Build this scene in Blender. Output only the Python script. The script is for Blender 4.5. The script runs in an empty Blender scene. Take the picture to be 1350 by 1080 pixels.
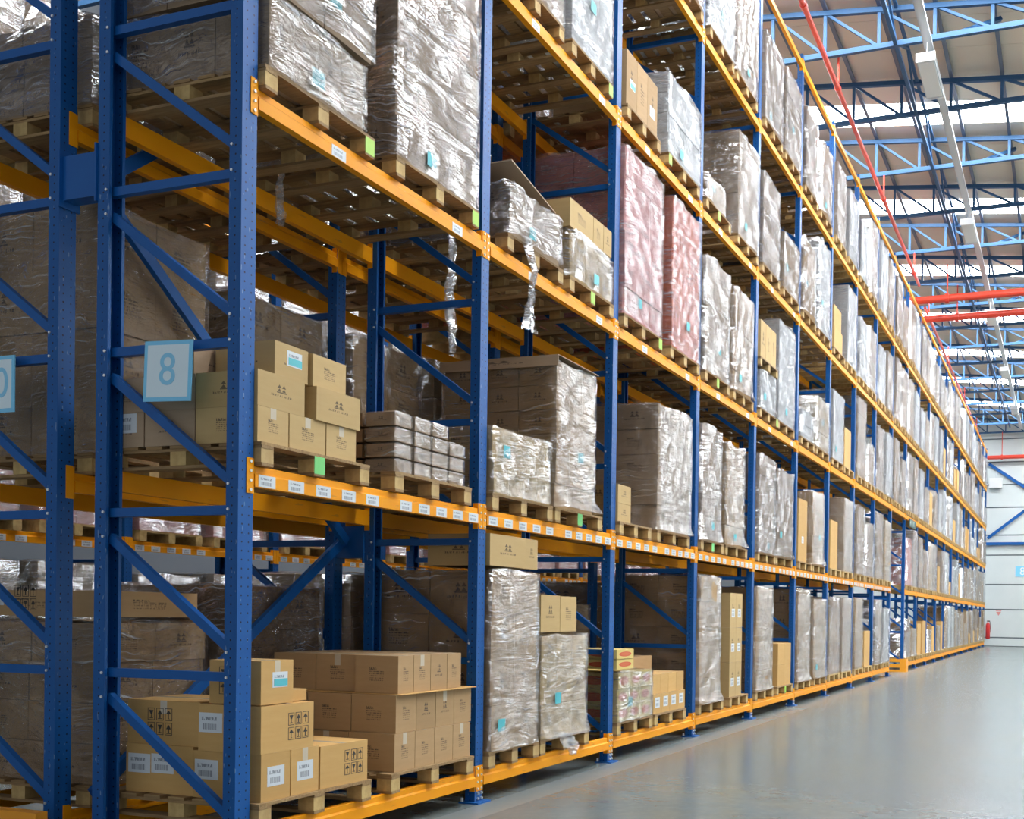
import bpy, math, random
import numpy as np
from mathutils import Vector

# ------------------------------------------------------------------ camera, world, exposure
SC = bpy.context.scene
COL = SC.collection
random.seed(8)
F_PX, CX, CY = 1474.013, 850.0, 825.5
YAW, PITCH, ROLL = 0.361609, -0.010111, 0.014585
CAM = Vector((4.3194, -5.0701, 1.49986))
fw = Vector((-math.sin(YAW)*math.cos(PITCH), math.cos(YAW)*math.cos(PITCH), math.sin(PITCH)))
r0 = Vector((math.cos(YAW), math.sin(YAW), 0.0)); u0 = r0.cross(fw)
right = r0*math.cos(ROLL) + u0*math.sin(ROLL); up = right.cross(fw)
cam_data = bpy.data.cameras.new('camera')
cam_data.sensor_fit = 'HORIZONTAL'; cam_data.sensor_width = 36.0
cam_data.lens = F_PX/1350*36.0
cam_data.shift_x = (675-CX)/1350; cam_data.shift_y = (CY-540)/1350
cam_data.clip_start = 0.05; cam_data.clip_end = 500
cam = bpy.data.objects.new('camera', cam_data); COL.objects.link(cam)
from mathutils import Matrix
M = Matrix.Identity(4)
for i in range(3):
    M[i][0] = right[i]; M[i][1] = up[i]; M[i][2] = -fw[i]; M[i][3] = CAM[i]
cam.matrix_world = M
SC.camera = cam

SKYLIGHT = 30.0
WORLD = 0.62
SC.view_settings.view_transform = 'Standard'
SC.view_settings.look = 'None'
SC.view_settings.gamma = 1.0
SC.view_settings.use_curve_mapping = False
SC.view_settings.exposure = 0.0
SC.cycles.max_bounces = 7; SC.cycles.diffuse_bounces = 4; SC.cycles.glossy_bounces = 3
SC.cycles.transparent_max_bounces = 14; SC.cycles.transmission_bounces = 3
SC.cycles.caustics_reflective = False; SC.cycles.caustics_refractive = False
SC.cycles.sample_clamp_indirect = 6.0
world = bpy.data.worlds.new('daylight'); SC.world = world; world.use_nodes = True
bg = world.node_tree.nodes['Background']
bg.inputs[0].default_value = (0.86, 0.93, 1.0, 1); bg.inputs[1].default_value = WORLD

# ------------------------------------------------------------------ dimensions (metres)
BAY = 2.7
NB = 22
LV = [0.194, 2.252, 4.376, 6.506, 8.646, 10.771]
BH = 0.06
PH = 0.135
PT = [z + BH + PH + 0.002 for z in LV]
FD = 1.045
ROWB = -1.345
ROWC = -6.35
WALL_Y = 61.0

# ------------------------------------------------------------------ node helpers
class NT:
    def __init__(s, name):
        s.m = bpy.data.materials.new(name); s.m.use_nodes = True
        s.t = s.m.node_tree; s.b = s.t.nodes['Principled BSDF']; s.out = s.t.nodes['Material Output']
    def n(s, kind, **kw):
        nd = s.t.nodes.new(kind)
        for k, v in kw.items(): setattr(nd, k, v)
        return nd
    def link(s, a, b): s.t.links.new(a, b)
    def put(s, sock, v):
        if hasattr(v, 'is_output'): s.link(v, sock)
        else: sock.default_value = v
    def math(s, op, a, b=0.0, c=None):
        nd = s.n('ShaderNodeMath', operation=op)
        s.put(nd.inputs[0], a); s.put(nd.inputs[1], b)
        if c is not None: s.put(nd.inputs[2], c)
        return nd.outputs[0]
    def add(s, a, b): return s.math('ADD', a, b)
    def sub(s, a, b): return s.math('SUBTRACT', a, b)
    def mul(s, a, b): return s.math('MULTIPLY', a, b)
    def lt(s, a, b): return s.math('LESS_THAN', a, b)
    def gt(s, a, b): return s.math('GREATER_THAN', a, b)
    def abs(s, a): return s.math('ABSOLUTE', a)
    def mx(s, a, b): return s.math('MAXIMUM', a, b)
    def band(s, x, c, h): return s.lt(s.abs(s.sub(x, c)), h)
    def xyz(s, v):
        nd = s.n('ShaderNodeSeparateXYZ'); s.link(v, nd.inputs[0]); return nd.outputs
    def coord(s, which):
        nd = s.n('ShaderNodeTexCoord'); return nd.outputs[which]
    def mapping(s, v, scale=(1, 1, 1), rot=(0, 0, 0), loc=(0, 0, 0)):
        nd = s.n('ShaderNodeMapping'); s.link(v, nd.inputs[0])
        nd.inputs['Scale'].default_value = scale; nd.inputs['Rotation'].default_value = rot
        s.put(nd.inputs['Location'], loc)
        return nd.outputs[0]
    def noise(s, v, scale, detail=3, rough=0.55, dist=0.0):
        nd = s.n('ShaderNodeTexNoise'); s.link(v, nd.inputs['Vector'])
        nd.inputs['Scale'].default_value = scale; nd.inputs['Detail'].default_value = detail
        nd.inputs['Roughness'].default_value = rough; nd.inputs['Distortion'].default_value = dist
        return nd.outputs['Fac']
    def ramp(s, f, stops):
        nd = s.n('ShaderNodeValToRGB'); s.put(nd.inputs[0], f); cr = nd.color_ramp
        while len(cr.elements) > len(stops): cr.elements.remove(cr.elements[-1])
        while len(cr.elements) < len(stops): cr.elements.new(0.5)
        for e, (p, c) in zip(cr.elements, stops):
            e.position = p; e.color = tuple(c) + (1,) if len(c) == 3 else c
        return nd.outputs[0]
    def mix(s, f, a, b, blend='MIX'):
        nd = s.n('ShaderNodeMix', data_type='RGBA', blend_type=blend)
        s.put(nd.inputs[0], f)
        for i, v in ((6, a), (7, b)):
            if hasattr(v, 'is_output'): s.link(v, nd.inputs[i])
            else: nd.inputs[i].default_value = tuple(v) + (1,) if len(v) == 3 else v
        return nd.outputs[2]
    def rnd(s): return s.n('ShaderNodeObjectInfo').outputs['Random']
    def color(s, c):
        if hasattr(c, 'is_output'): s.link(c, s.b.inputs['Base Color'])
        else: s.b.inputs['Base Color'].default_value = tuple(c) + (1,)
    def set(s, **kw):
        for k, v in kw.items():
            s.put(s.b.inputs[k.replace('_', ' ')], v)
    def bump(s, h, strength, dist):
        nd = s.n('ShaderNodeBump'); s.link(h, nd.inputs['Height'])
        nd.inputs['Strength'].default_value = strength; nd.inputs['Distance'].default_value = dist
        s.link(nd.outputs[0], s.b.inputs['Normal']); return nd.outputs[0]

MAT = {}
def plain(name, c, rough=0.5, metal=0.0, var=0.0, spec=0.5):
    k = NT(name)
    if var:
        n = k.noise(k.coord('Object'), 9.0, 4)
        k.color(k.mix(k.mul(n, var), c, tuple(x*0.45 for x in c)))
    else: k.color(c)
    k.set(Roughness=rough, Metallic=metal, Specular_IOR_Level=spec)
    MAT[name] = k.m; return k

def build_materials():
    # perforated blue rack steel
    k = NT('upright_blue')
    o = k.xyz(k.coord('Object'))
    dz = k.mul(k.sub(k.math('FRACT', k.math('DIVIDE', o[2], 0.05)), 0.5), 0.05)
    dz2 = k.mul(dz, dz)
    dy = k.sub(k.abs(o[1]), 0.027); d1 = k.add(k.mul(dy, dy), dz2)
    dx = k.add(o[0], 0.043); d2 = k.add(k.mul(dx, dx), dz2)
    hole = k.lt(k.math('MINIMUM', d1, d2), 0.0055**2)
    n = k.noise(k.coord('Object'), 6.0, 4)
    base = k.mix(n, (0.004, 0.070, 0.27), (0.007, 0.105, 0.35))
    scr = k.gt(k.noise(k.mapping(k.coord('Object'), (60, 60, 14)), 1.0, 2), 0.70)
    base = k.mix(k.mul(scr, 0.35), base, (0.35, 0.47, 0.62))
    k.color(k.mix(hole, base, (0.004, 0.008, 0.03)))
    k.set(Roughness=0.42, Specular_IOR_Level=0.3); MAT['upright_blue'] = k.m
    k = NT('brace_blue')
    n = k.noise(k.coord('Object'), 5.0, 4)
    k.color(k.mix(n, (0.004, 0.075, 0.30), (0.007, 0.112, 0.38))); k.set(Roughness=0.40, Specular_IOR_Level=0.3); MAT['brace_blue'] = k.m
    k = NT('beam_orange')
    n = k.noise(k.mapping(k.coord('Object'), (3, 1.2, 3)), 4.0, 4)
    c = k.mix(n, (0.88, 0.30, 0.002), (0.93, 0.38, 0.004))
    scr = k.gt(k.noise(k.mapping(k.coord('Object'), (30, 4, 40)), 1.0, 3), 0.68)
    k.color(k.mix(k.mul(scr, 0.30), c, (0.30, 0.16, 0.06))); k.set(Roughness=0.48, Specular_IOR_Level=0.22); MAT['beam_orange'] = k.m
    plain('guard_orange', (0.92, 0.36, 0.02), 0.4)
    plain('steel_bolt', (0.75, 0.76, 0.78), 0.3, 0.6)
    plain('truss_blue', (0.030, 0.098, 0.215), 0.5, var=0.3, spec=0.3)
    plain('pipe_red', (0.72, 0.06, 0.03), 0.35)
    plain('galvanised', (0.62, 0.66, 0.68), 0.4, 0.35)
    plain('purlin_grey', (0.10, 0.12, 0.17), 0.5)
    plain('extinguisher_red', (0.62, 0.03, 0.03), 0.3)
    plain('black_plastic', (0.02, 0.02, 0.02), 0.4)
    plain('white_paint', (0.8, 0.8, 0.8), 0.4)
    plain('sign_blue', (0.22, 0.62, 0.92), 0.45)
    plain('sign_pale', (0.74, 0.87, 0.95), 0.45)
    plain('sign_digit', (0.26, 0.62, 0.88), 0.45)
    plain('exit_dark', (0.01, 0.05, 0.035), 0.4)
    plain('exit_pale', (0.5, 0.65, 0.6), 0.4)
    plain('sticker_cyan', (0.10, 0.52, 0.58), 0.5, var=0.3)
    plain('print_black', (0.05, 0.04, 0.035), 0.7)
    plain('tape_clear', (0.62, 0.53, 0.40), 0.22)
    plain('tag_green', (0.18, 0.62, 0.18), 0.5)
    plain('lime_tag', (0.35, 0.60, 0.06), 0.5)
    # wood
    k = NT('pallet_wood')
    v = k.mapping(k.coord('Object'), (2.0, 22, 22))
    n = k.noise(v, 2.0, 4, 0.6, 0.4)
    r = k.rnd()
    c = k.ramp(n, [(0.25, (0.20, 0.115, 0.045)), (0.55, (0.36, 0.22, 0.09)), (0.8, (0.50, 0.335, 0.155))])
    c = k.mix(k.mul(r, 0.55), c, (0.22, 0.135, 0.065))
    k.color(c); k.set(Roughness=0.75); k.bump(n, 0.25, 0.01); MAT['pallet_wood'] = k.m
    k = NT('pallet_block')
    n = k.noise(k.coord('Object'), 14, 4)
    c = k.ramp(n, [(0.3, (0.42, 0.265, 0.09)), (0.7, (0.66, 0.46, 0.19))])
    k.color(k.mix(k.mul(k.rnd(), 0.4), c, (0.40, 0.27, 0.14))); k.set(Roughness=0.8); MAT['pallet_block'] = k.m
    # printed cardboard in several shades
    def carton(name, c1, c2, printed=True, ink=(0.06, 0.045, 0.04), amount=0.8):
        k = NT(name)
        n = k.noise(k.mapping(k.coord('Object'), (1, 1, 6)), 5.0, 4)
        r = k.rnd()
        c = k.mix(n, c1, c2)
        c = k.mix(k.mul(r, 0.32), c, tuple(x*0.62 for x in c1))
        if printed:
            uv = k.xyz(k.coord('UV')); face = k.gt(uv[1], 0.0)
            u = k.add(0.5, k.mul(k.sub(uv[0], 0.5), 0.72)); v = k.add(0.5, k.mul(k.sub(uv[1], 0.5), 0.78))
            a = None
            for cx in (0.465, 0.535):
                for top in (0.68, 0.60):
                    tri = k.mul(k.mul(k.lt(k.abs(k.sub(u, cx)), k.mul(k.sub(top, v), 0.42)), k.gt(v, top-0.075)), k.lt(v, top))
                    a = tri if a is None else k.mx(a, tri)
            a = k.mx(a, k.mul(k.band(v, 0.505, 0.012), k.band(u, 0.5, 0.075)))
            tn = k.gt(k.noise(k.mapping(k.coord('UV'), (60, 6, 1)), 1.0, 1), 0.5)
            a = k.mx(a, k.mul(k.mul(k.band(v, 0.43, 0.022), k.band(u, 0.5, 0.17)), tn))
            lines = k.lt(k.math('FRACT', k.mul(v, 22)), 0.5)
            b = k.mul(k.mul(k.mul(k.band(v, 0.47, 0.11), k.band(u, 0.5, 0.12)), lines), tn)
            b = k.mx(b, k.mul(k.mul(k.band(v, 0.62, 0.03), k.band(u, 0.44, 0.06)), tn))
            pick = k.gt(r, 0.5)
            m = k.add(k.mul(a, pick), k.mul(b, k.sub(1.0, pick)))
            m = k.mul(k.mul(m, face), amount)
            c = k.mix(m, c, ink)
        k.color(c); k.set(Roughness=0.72, Specular_IOR_Level=0.3)
        k.bump(n, 0.15, 0.004)
        MAT[name] = k.m
    carton('cardboard', (0.43, 0.265, 0.125), (0.52, 0.335, 0.17))
    carton('cardboard_gold', (0.60, 0.345, 0.115), (0.68, 0.42, 0.16), printed=False)
    carton('cardboard_gold_print', (0.53, 0.355, 0.15), (0.61, 0.425, 0.20))
    carton('cardboard_dark', (0.22, 0.12, 0.055), (0.29, 0.165, 0.08))
    carton('cardboard_grey', (0.41, 0.285, 0.18), (0.50, 0.36, 0.245))
    carton('carton_white', (0.66, 0.66, 0.66), (0.74, 0.74, 0.73), amount=0.3)
    carton('carton_pink', (0.70, 0.20, 0.19), (0.80, 0.42, 0.38), ink=(0.85, 0.82, 0.8), amount=0.7)
    carton('carton_red', (0.66, 0.10, 0.05), (0.78, 0.20, 0.08), ink=(0.85, 0.82, 0.8), amount=0.5)
    # cartons printed with a red oval on a yellow ground
    k = NT('carton_printed')
    uv = k.xyz(k.coord('UV')); u, v = uv[0], uv[1]
    du = k.math('DIVIDE', k.sub(u, 0.5), 0.36); dv = k.math('DIVIDE', k.sub(v, 0.5), 0.26)
    ov = k.mul(k.lt(k.add(k.mul(du, du), k.mul(dv, dv)), 1.0), k.gt(v, 0.0))
    ring = k.lt(k.add(k.mul(du, du), k.mul(dv, dv)), 0.6)
    c = k.mix(ov, (0.70, 0.52, 0.16), (0.62, 0.07, 0.03))
    k.color(k.mix(k.mul(ring, 0.25), c, (0.7, 0.35, 0.1))); k.set(Roughness=0.6); MAT['carton_printed'] = k.m
    # small barcode labels
    k = NT('paper_label')
    uv = k.xyz(k.coord('UV')); u, v = uv[0], uv[1]
    bars = k.gt(k.noise(k.mapping(k.coord('UV'), (45, 0.01, 1)), 1.0, 1), 0.48)
    m1 = k.mul(k.mul(k.band(v, 0.30, 0.15), k.band(u, 0.46, 0.30)), bars)
    tx = k.gt(k.noise(k.mapping(k.coord('UV'), (26, 5, 1)), 1.0, 1), 0.46)
    m2 = k.mul(k.mul(k.band(v, 0.70, 0.09), k.band(u, 0.44, 0.32)), tx)
    k.color(k.mix(k.mul(k.mx(m1, m2), 0.75), (0.66, 0.69, 0.72), (0.12, 0.13, 0.16))); k.set(Roughness=0.5); MAT['paper_label'] = k.m
    # stretch film, thin and heavy
    def film(name, lo, hi, tint, rough, cs=(5, 10, 1), dist=0.035, thr=0.575):
        k = NT(name)
        uvc = k.coord('UV')
        r = k.rnd()
        off = k.n('ShaderNodeCombineXYZ'); k.put(off.inputs[0], k.mul(r, 37.0)); k.put(off.inputs[1], k.mul(r, 91.0))
        va = k.n('ShaderNodeVectorMath', operation='ADD'); k.link(uvc, va.inputs[0]); k.link(off.outputs[0], va.inputs[1])
        w = k.noise(va.outputs[0], 1.7, 3)
        wv = k.n('ShaderNodeCombineXYZ'); k.put(wv.inputs[0], k.mul(w, 0.35)); k.put(wv.inputs[1], k.mul(w, 0.30))
        vb = k.n('ShaderNodeVectorMath', operation='ADD'); k.link(va.outputs[0], vb.inputs[0]); k.link(wv.outputs[0], vb.inputs[1])
        # taut pulled streaks in two directions plus crumples
        s1 = k.noise(k.mapping(vb.outputs[0], (1.6, 46, 1), (0, 0, 0.22)), 1.0, 3, 0.6)
        s2 = k.noise(k.mapping(vb.outputs[0], (2.4, 60, 1), (0, 0, -0.55)), 1.0, 3, 0.6)
        s3 = k.noise(k.mapping(vb.outputs[0], cs), 1.0, 4, 0.6)
        t1 = k.math('SMOOTH_MIN', 1.0, k.mul(k.mx(k.sub(s1, thr), 0.0), 13.0), 0.2)
        t2 = k.math('SMOOTH_MIN', 1.0, k.mul(k.mx(k.sub(s2, thr+0.025), 0.0), 13.0), 0.2)
        h = k.add(k.add(k.mul(s1, 0.7), k.mul(s2, 0.4)), k.mul(s3, 2.4))
        bp = k.n('ShaderNodeBump'); k.link(h, bp.inputs['Height']); bp.inputs['Strength'].default_value = 1.0; bp.inputs['Distance'].default_value = dist
        big = k.noise(va.outputs[0], 1.3, 2)
        patch = k.math('SMOOTH_MIN', 1.0, k.mul(k.mx(k.sub(big, 0.38), 0.0), 4.0), 0.1)
        fac = k.add(lo, k.mul(k.mul(k.mx(t1, t2), patch), hi))
        k.color(tint); k.set(Roughness=rough, Specular_IOR_Level=0.9, Metallic=0.0)
        k.link(bp.outputs[0], k.b.inputs['Normal'])
        gl = k.n('ShaderNodeBsdfGlossy'); gl.inputs['Color'].default_value = (1, 1, 1, 1); gl.inputs['Roughness'].default_value = rough
        k.link(bp.outputs[0], gl.inputs['Normal'])
        tr = k.n('ShaderNodeBsdfTransparent'); tr.inputs[0].default_value = (0.97, 0.975, 0.985, 1)
        fr = k.n('ShaderNodeFresnel'); fr.inputs['IOR'].default_value = 1.5; k.link(bp.outputs[0], fr.inputs['Normal'])
        mg = k.n('ShaderNodeMixShader'); k.link(k.math('MINIMUM', k.mul(fr.outputs[0], 1.7), 0.6), mg.inputs[0]); k.link(tr.outputs[0], mg.inputs[1]); k.link(gl.outputs[0], mg.inputs[2])
        mf = k.n('ShaderNodeMixShader'); k.link(fac, mf.inputs[0]); k.link(mg.outputs[0], mf.inputs[1]); k.link(k.b.outputs[0], mf.inputs[2])
        k.link(mf.outputs[0], k.out.inputs['Surface'])
        MAT[name] = k.m
    film('film_thin', 0.008, 0.55, (0.9, 0.9, 0.92), 0.07)
    film('film_heavy', 0.045, 0.55, (0.88, 0.87, 0.93), 0.08, (5, 10, 1), 0.075, 0.555)
    film('film_far', 0.13, 0.6, (0.88, 0.87, 0.93), 0.06, (6, 11, 1), 0.19, 0.55)
    # floor
    k = NT('concrete_floor')
    oc = k.coord('Object')
    a = k.noise(oc, 0.3, 5, 0.6); b = k.noise(oc, 3.2, 6, 0.68); st = k.noise(oc, 0.8, 6, 0.7, 0.6); fi = k.noise(oc, 11.0, 4, 0.7)
    c = k.mix(a, (0.118, 0.148, 0.155), (0.165, 0.195, 0.198))
    c = k.mix(k.mul(k.ramp(b, [(0.46, (0, 0, 0)), (0.70, (1, 1, 1))]), 0.35), c, (0.085, 0.105, 0.105))
    c = k.mix(k.mul(k.ramp(st, [(0.47, (0, 0, 0)), (0.66, (1, 1, 1))]), 0.42), c, (0.205, 0.19, 0.13))
    c = k.mix(k.mul(k.ramp(fi, [(0.5, (0, 0, 0)), (0.75, (1, 1, 1))]), 0.22), c, (0.26, 0.28, 0.27))
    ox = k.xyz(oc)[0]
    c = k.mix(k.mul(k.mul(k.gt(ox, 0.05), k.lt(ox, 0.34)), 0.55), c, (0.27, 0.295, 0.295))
    k.color(c)
    rr = k.add(0.19, k.mul(a, 0.10)); k.set(Roughness=rr, Specular_IOR_Level=0.42); MAT['concrete_floor'] = k.m
    k = NT('wall_panel')
    n = k.noise(k.coord('Object'), 1.2, 4)
    k.color(k.mix(n, (0.58, 0.63, 0.63), (0.66, 0.70, 0.69))); k.set(Roughness=0.5); MAT['wall_panel'] = k.m
    plain('seam_dark', (0.12, 0.15, 0.17), 0.6)
    k = NT('roof_sheet')
    n = k.noise(k.coord('Object'), 0.9, 4)
    k.color(k.mix(n, (0.66, 0.57, 0.46), (0.76, 0.67, 0.55))); k.set(Roughness=0.7); MAT['roof_sheet'] = k.m
    k = NT('skylight_panel')
    k.color((0.8, 0.85, 0.9)); k.set(Emission_Color=(0.93, 0.97, 1.0, 1), Emission_Strength=SKYLIGHT); MAT['skylight_panel'] = k.m
    k = NT('lamp_diffuser')
    k.color((0.85, 0.87, 0.85)); k.set(Roughness=0.3); MAT['lamp_diffuser'] = k.m
build_materials()

# ------------------------------------------------------------------ mesh helpers
class MB:
    def __init__(s): s.v = []; s.f = []; s.uv = []
    def quad(s, pts, uv=None):
        i = len(s.v); s.v += [tuple(p) for p in pts]; s.f.append(tuple(range(i, i+len(pts))))
        s.uv.append(uv or [(0, 0)]*len(pts)); return s
    def box(s, x0, x1, y0, y1, z0, z1, uv=True):
        p = lambda x, y, z: (x, y, z)
        S = [(0.001, 0.001), (1, 0.001), (1, 1), (0.001, 1)]; Z = [(0.0, -0.1)]*4
        s.quad([p(x0, y0, z0), p(x1, y0, z0), p(x1, y0, z1), p(x0, y0, z1)], S)
        s.quad([p(x1, y1, z0), p(x0, y1, z0), p(x0, y1, z1), p(x1, y1, z1)], S)
        s.quad([p(x1, y0, z0), p(x1, y1, z0), p(x1, y1, z1), p(x1, y0, z1)], S)
        s.quad([p(x0, y1, z0), p(x0, y0, z0), p(x0, y0, z1), p(x0, y1, z1)], S)
        s.quad([p(x0, y0, z1), p(x1, y0, z1), p(x1, y1, z1), p(x0, y1, z1)], Z)
        s.quad([p(x0, y1, z0), p(x1, y1, z0), p(x1, y0, z0), p(x0, y0, z0)], Z)
        return s
    def bar(s, a, b, w, h, ref=(0, 1, 0)):
        a, b = Vector(a), Vector(b); d = (b-a).normalized(); n = Vector(ref)
        n = (n - d*n.dot(d)).normalized(); t = d.cross(n)
        n *= w/2; t *= h/2
        c = [a-n-t, a+n-t, a+n+t, a-n+t]; e = [q+(b-a) for q in c]
        for i in range(4):
            j = (i+1) % 4; s.quad([c[j], c[i], e[i], e[j]])
        s.quad(c); s.quad(e[::-1]); return s
    def tube(s, a, b, r, n=10):
        a, b = Vector(a), Vector(b); d = (b-a).normalized()
        x = d.orthogonal().normalized(); y = d.cross(x)
        ca = [a + (x*math.cos(2*math.pi*i/n)+y*math.sin(2*math.pi*i/n))*r for i in range(n)]
        cb = [q+(b-a) for q in ca]
        for i in range(n):
            j = (i+1) % n; s.quad([ca[i], ca[j], cb[j], cb[i]])
        s.quad(ca[::-1]); s.quad(cb); return s
    def lathe(s, prof, n=14, c=(0, 0, 0)):
        rings = [[(c[0]+r*math.cos(2*math.pi*i/n), c[1]+r*math.sin(2*math.pi*i/n), c[2]+z) for i in range(n)] for r, z in prof]
        for a, b in zip(rings, rings[1:]):
            for i in range(n):
                j = (i+1) % n; s.quad([a[i], a[j], b[j], b[i]])
        s.quad(rings[0][::-1]); s.quad(rings[-1]); return s
    def extrude(s, poly, axis, t0, t1):
        def P(p, t): return (t, p[0], p[1]) if axis == 0 else (p[0], t, p[1]) if axis == 1 else (p[0], p[1], t)
        n = len(poly)
        for i in range(n):
            j = (i+1) % n; s.quad([P(poly[i], t0), P(poly[j], t0), P(poly[j], t1), P(poly[i], t1)])
        s.quad([P(p, t0) for p in poly][::-1]); s.quad([P(p, t1) for p in poly]); return s
    def mesh(s, name, mat, weld=True, smooth=False):
        me = bpy.data.meshes.new(name)
        if weld:
            idx = {}; vv = []; ff = []
            for f in s.f:
                g = []
                for i in f:
                    key = tuple(round(c, 5) for c in s.v[i])
                    if key not in idx: idx[key] = len(vv); vv.append(s.v[i])
                    g.append(idx[key])
                ff.append(g)
        else: vv, ff = s.v, s.f
        me.from_pydata(vv, [], ff)
        ul = me.uv_layers.new(name='UVMap')
        ul.data.foreach_set('uv', [c for u in s.uv for p in u for c in p])
        if mat: me.materials.append(MAT[mat])
        if smooth: me.polygons.foreach_set('use_smooth', [True]*len(me.polygons))
        me.update(); return me

def obj(name, mesh, parent=None, loc=(0, 0, 0), rot=None):
    o = bpy.data.objects.new(name, mesh); COL.objects.link(o)
    o.location = loc
    if rot: o.rotation_euler = rot
    if parent: o.parent = parent
    return o
def thing(name, label, cat, loc=(0, 0, 0), group=None, mesh=None, rot=None):
    o = obj(name, mesh, None, loc, rot); o['label'] = label; o['category'] = cat
    if group: o['group'] = group
    return o
def struct(name, mesh, label=None):
    o = obj(name, mesh); o['kind'] = 'structure'
    if label: o['label'] = label
    return o
CACHE = {}
def cached(key, fn):
    if key not in CACHE: CACHE[key] = fn()
    return CACHE[key]

def boxmesh(name, mat, dx, dy, dz, key=None):
    """a box centred in x,y standing on z=0"""
    k = ('box', name, mat, round(dx, 3), round(dy, 3), round(dz, 3))
    return cached(k, lambda: MB().box(-dx/2, dx/2, -dy/2, dy/2, 0, dz).mesh(name, mat))

ORD = ['first', 'second', 'third', 'fourth', 'fifth', 'sixth', 'seventh', 'eighth', 'ninth', 'tenth', 'eleventh', 'twelfth',
       'thirteenth', 'fourteenth', 'fifteenth', 'sixteenth', 'seventeenth', 'eighteenth', 'nineteenth', 'twentieth',
       'twenty-first', 'twenty-second', 'twenty-third', 'twenty-fourth']
TIER = ['floor tier', 'second tier', 'third tier', 'fourth tier', 'fifth tier', 'top tier']
ROWN = {'A': 'front rack', 'B': 'rear rack', 'C': 'the far rack'}
ROWX = {'A': 0.0, 'B': ROWB, 'C': ROWC}

# ------------------------------------------------------------------ the building
XL, XR, Y0, ZT = -13.0, 12.0, -9.0, 12.0
def roof_z(x): return 13.06 - 0.105*(x+1.26)
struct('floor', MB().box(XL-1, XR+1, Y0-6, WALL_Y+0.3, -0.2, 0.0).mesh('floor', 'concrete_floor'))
# far wall of horizontal panels with recessed seams
fw_ = struct('wall_far', MB().box(XL, XR, WALL_Y+0.06, WALL_Y+0.3, 0, 15.0).mesh('wall_far', 'seam_dark'))
seams = [0.0, 0.50, 2.08, 3.49, 5.15, 6.28, 7.84, 9.12, 10.4, 11.7, 13.0, 14.3]
for a, b in zip(seams, seams[1:]):
    obj('wall_panel', MB().box(XL, XR, WALL_Y, WALL_Y+0.06, a+0.035, b-0.035).mesh('wall_panel', 'wall_panel'), fw_)
plain('wall_grey', (0.10, 0.11, 0.125), 0.7)
wl = struct('wall_left', MB().box(XL-0.3, XL, Y0, WALL_Y+0.3, 0, 15.0).mesh('wall_left', 'wall_grey'))
wr = struct('wall_right', MB().box(XR, XR+0.3, Y0+12, WALL_Y+0.3, 0, 15.0).mesh('wall_right', 'wall_panel'))
# roof sheets and the skylight strips between them
sky = []
y = 20.05 - 6.0*3
while y < WALL_Y:
    sky.append((y, y+1.15)); y += 6.0
def roof_slab(y0, y1, name, mat, dz=0.0, th=0.06):
    za, zb = roof_z(XL)+dz, roof_z(XR)+dz
    m = MB()
    m.extrude([(XL, za), (XR, zb), (XR, zb+th), (XL, za+th)], 1, y0, y1)
    return m.mesh(name, mat)
ceil = None
edges = [Y0] + [e for s in sky for e in s if e > Y0] + [WALL_Y+0.3]
segs = []
prev = Y0
for a, b in sky:
    if b < Y0: continue
    if a > prev: segs.append((prev, a))
    prev = b
segs.append((prev, WALL_Y+0.3))
ceil = obj('ceiling', None); ceil['kind'] = 'structure'; ceil['label'] = 'beige metal roof sheets sloping down to the right'
for a, b in segs:
    n = max(1, round((b-a)/1.2))
    for i in range(n):
        c0, c1 = a+(b-a)*i/n, a+(b-a)*(i+1)/n
        obj('roof_sheet', roof_slab(c0, c1-0.012, 'roof_sheet', 'roof_sheet'), ceil)
for i, (a, b) in enumerate(s for s in sky if s[0] > Y0):
    o = struct('window_%d' % (i+1), roof_slab(a, b, 'window', 'skylight_panel', 0.01, 0.03), '%s bright translucent skylight strip across the roof' % ORD[i])
# purlins running along the hall
for i in range(-12, 12):
    x = -0.11 + i*1.0
    zz = roof_z(x) - 0.05
    thing('roof_purlin', 'dark steel purlin under the roof sheets, %s from the left wall' % ORD[i+12], 'purlin', (x, 0, zz), 'roof purlins',
          MB().box(-0.035, 0.035, Y0, WALL_Y, -0.06, 0.0).mesh('roof_purlin', 'purlin_grey'))
# trusses across the hall
def make_truss():
    parts = []
    xs = [XL + 0.89 + i*1.0 for i in range(0, 24)]
    zt = lambda x: roof_z(x) - 0.16
    parts.append(('bottom_chord', MB().bar((XL, 0, ZT), (XR, 0, ZT), 0.09, 0.09).mesh('bottom_chord', 'truss_blue')))
    parts.append(('top_chord', MB().bar((XL, 0, zt(XL)), (XR, 0, zt(XR)), 0.09, 0.09).mesh('top_chord', 'truss_blue')))
    for a, b in zip(xs, xs[1:]):
        if zt(a) - ZT < 0.12: break
        parts.append(('web_post', MB().bar((a, 0, ZT), (a, 0, zt(a)), 0.05, 0.06).mesh('web_post', 'truss_blue')))
        if zt(b) - ZT > 0.12:
            parts.append(('web_diagonal', MB().bar((a, 0, zt(a)), (b, 0, ZT), 0.045, 0.05).mesh('web_diagonal', 'truss_blue')))
    return parts
TR = make_truss()
ty = [15.72 + 2.99*i for i in range(-4, 16)]
for i, y in enumerate(ty):
    if y > WALL_Y-0.3: break
    t = thing('roof_truss', 'blue lattice roof truss spanning the hall, %s from the near end' % ORD[i], 'truss', (0, y, 0), 'roof trusses')
    for n, me in TR: obj(n, me, t)
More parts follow.
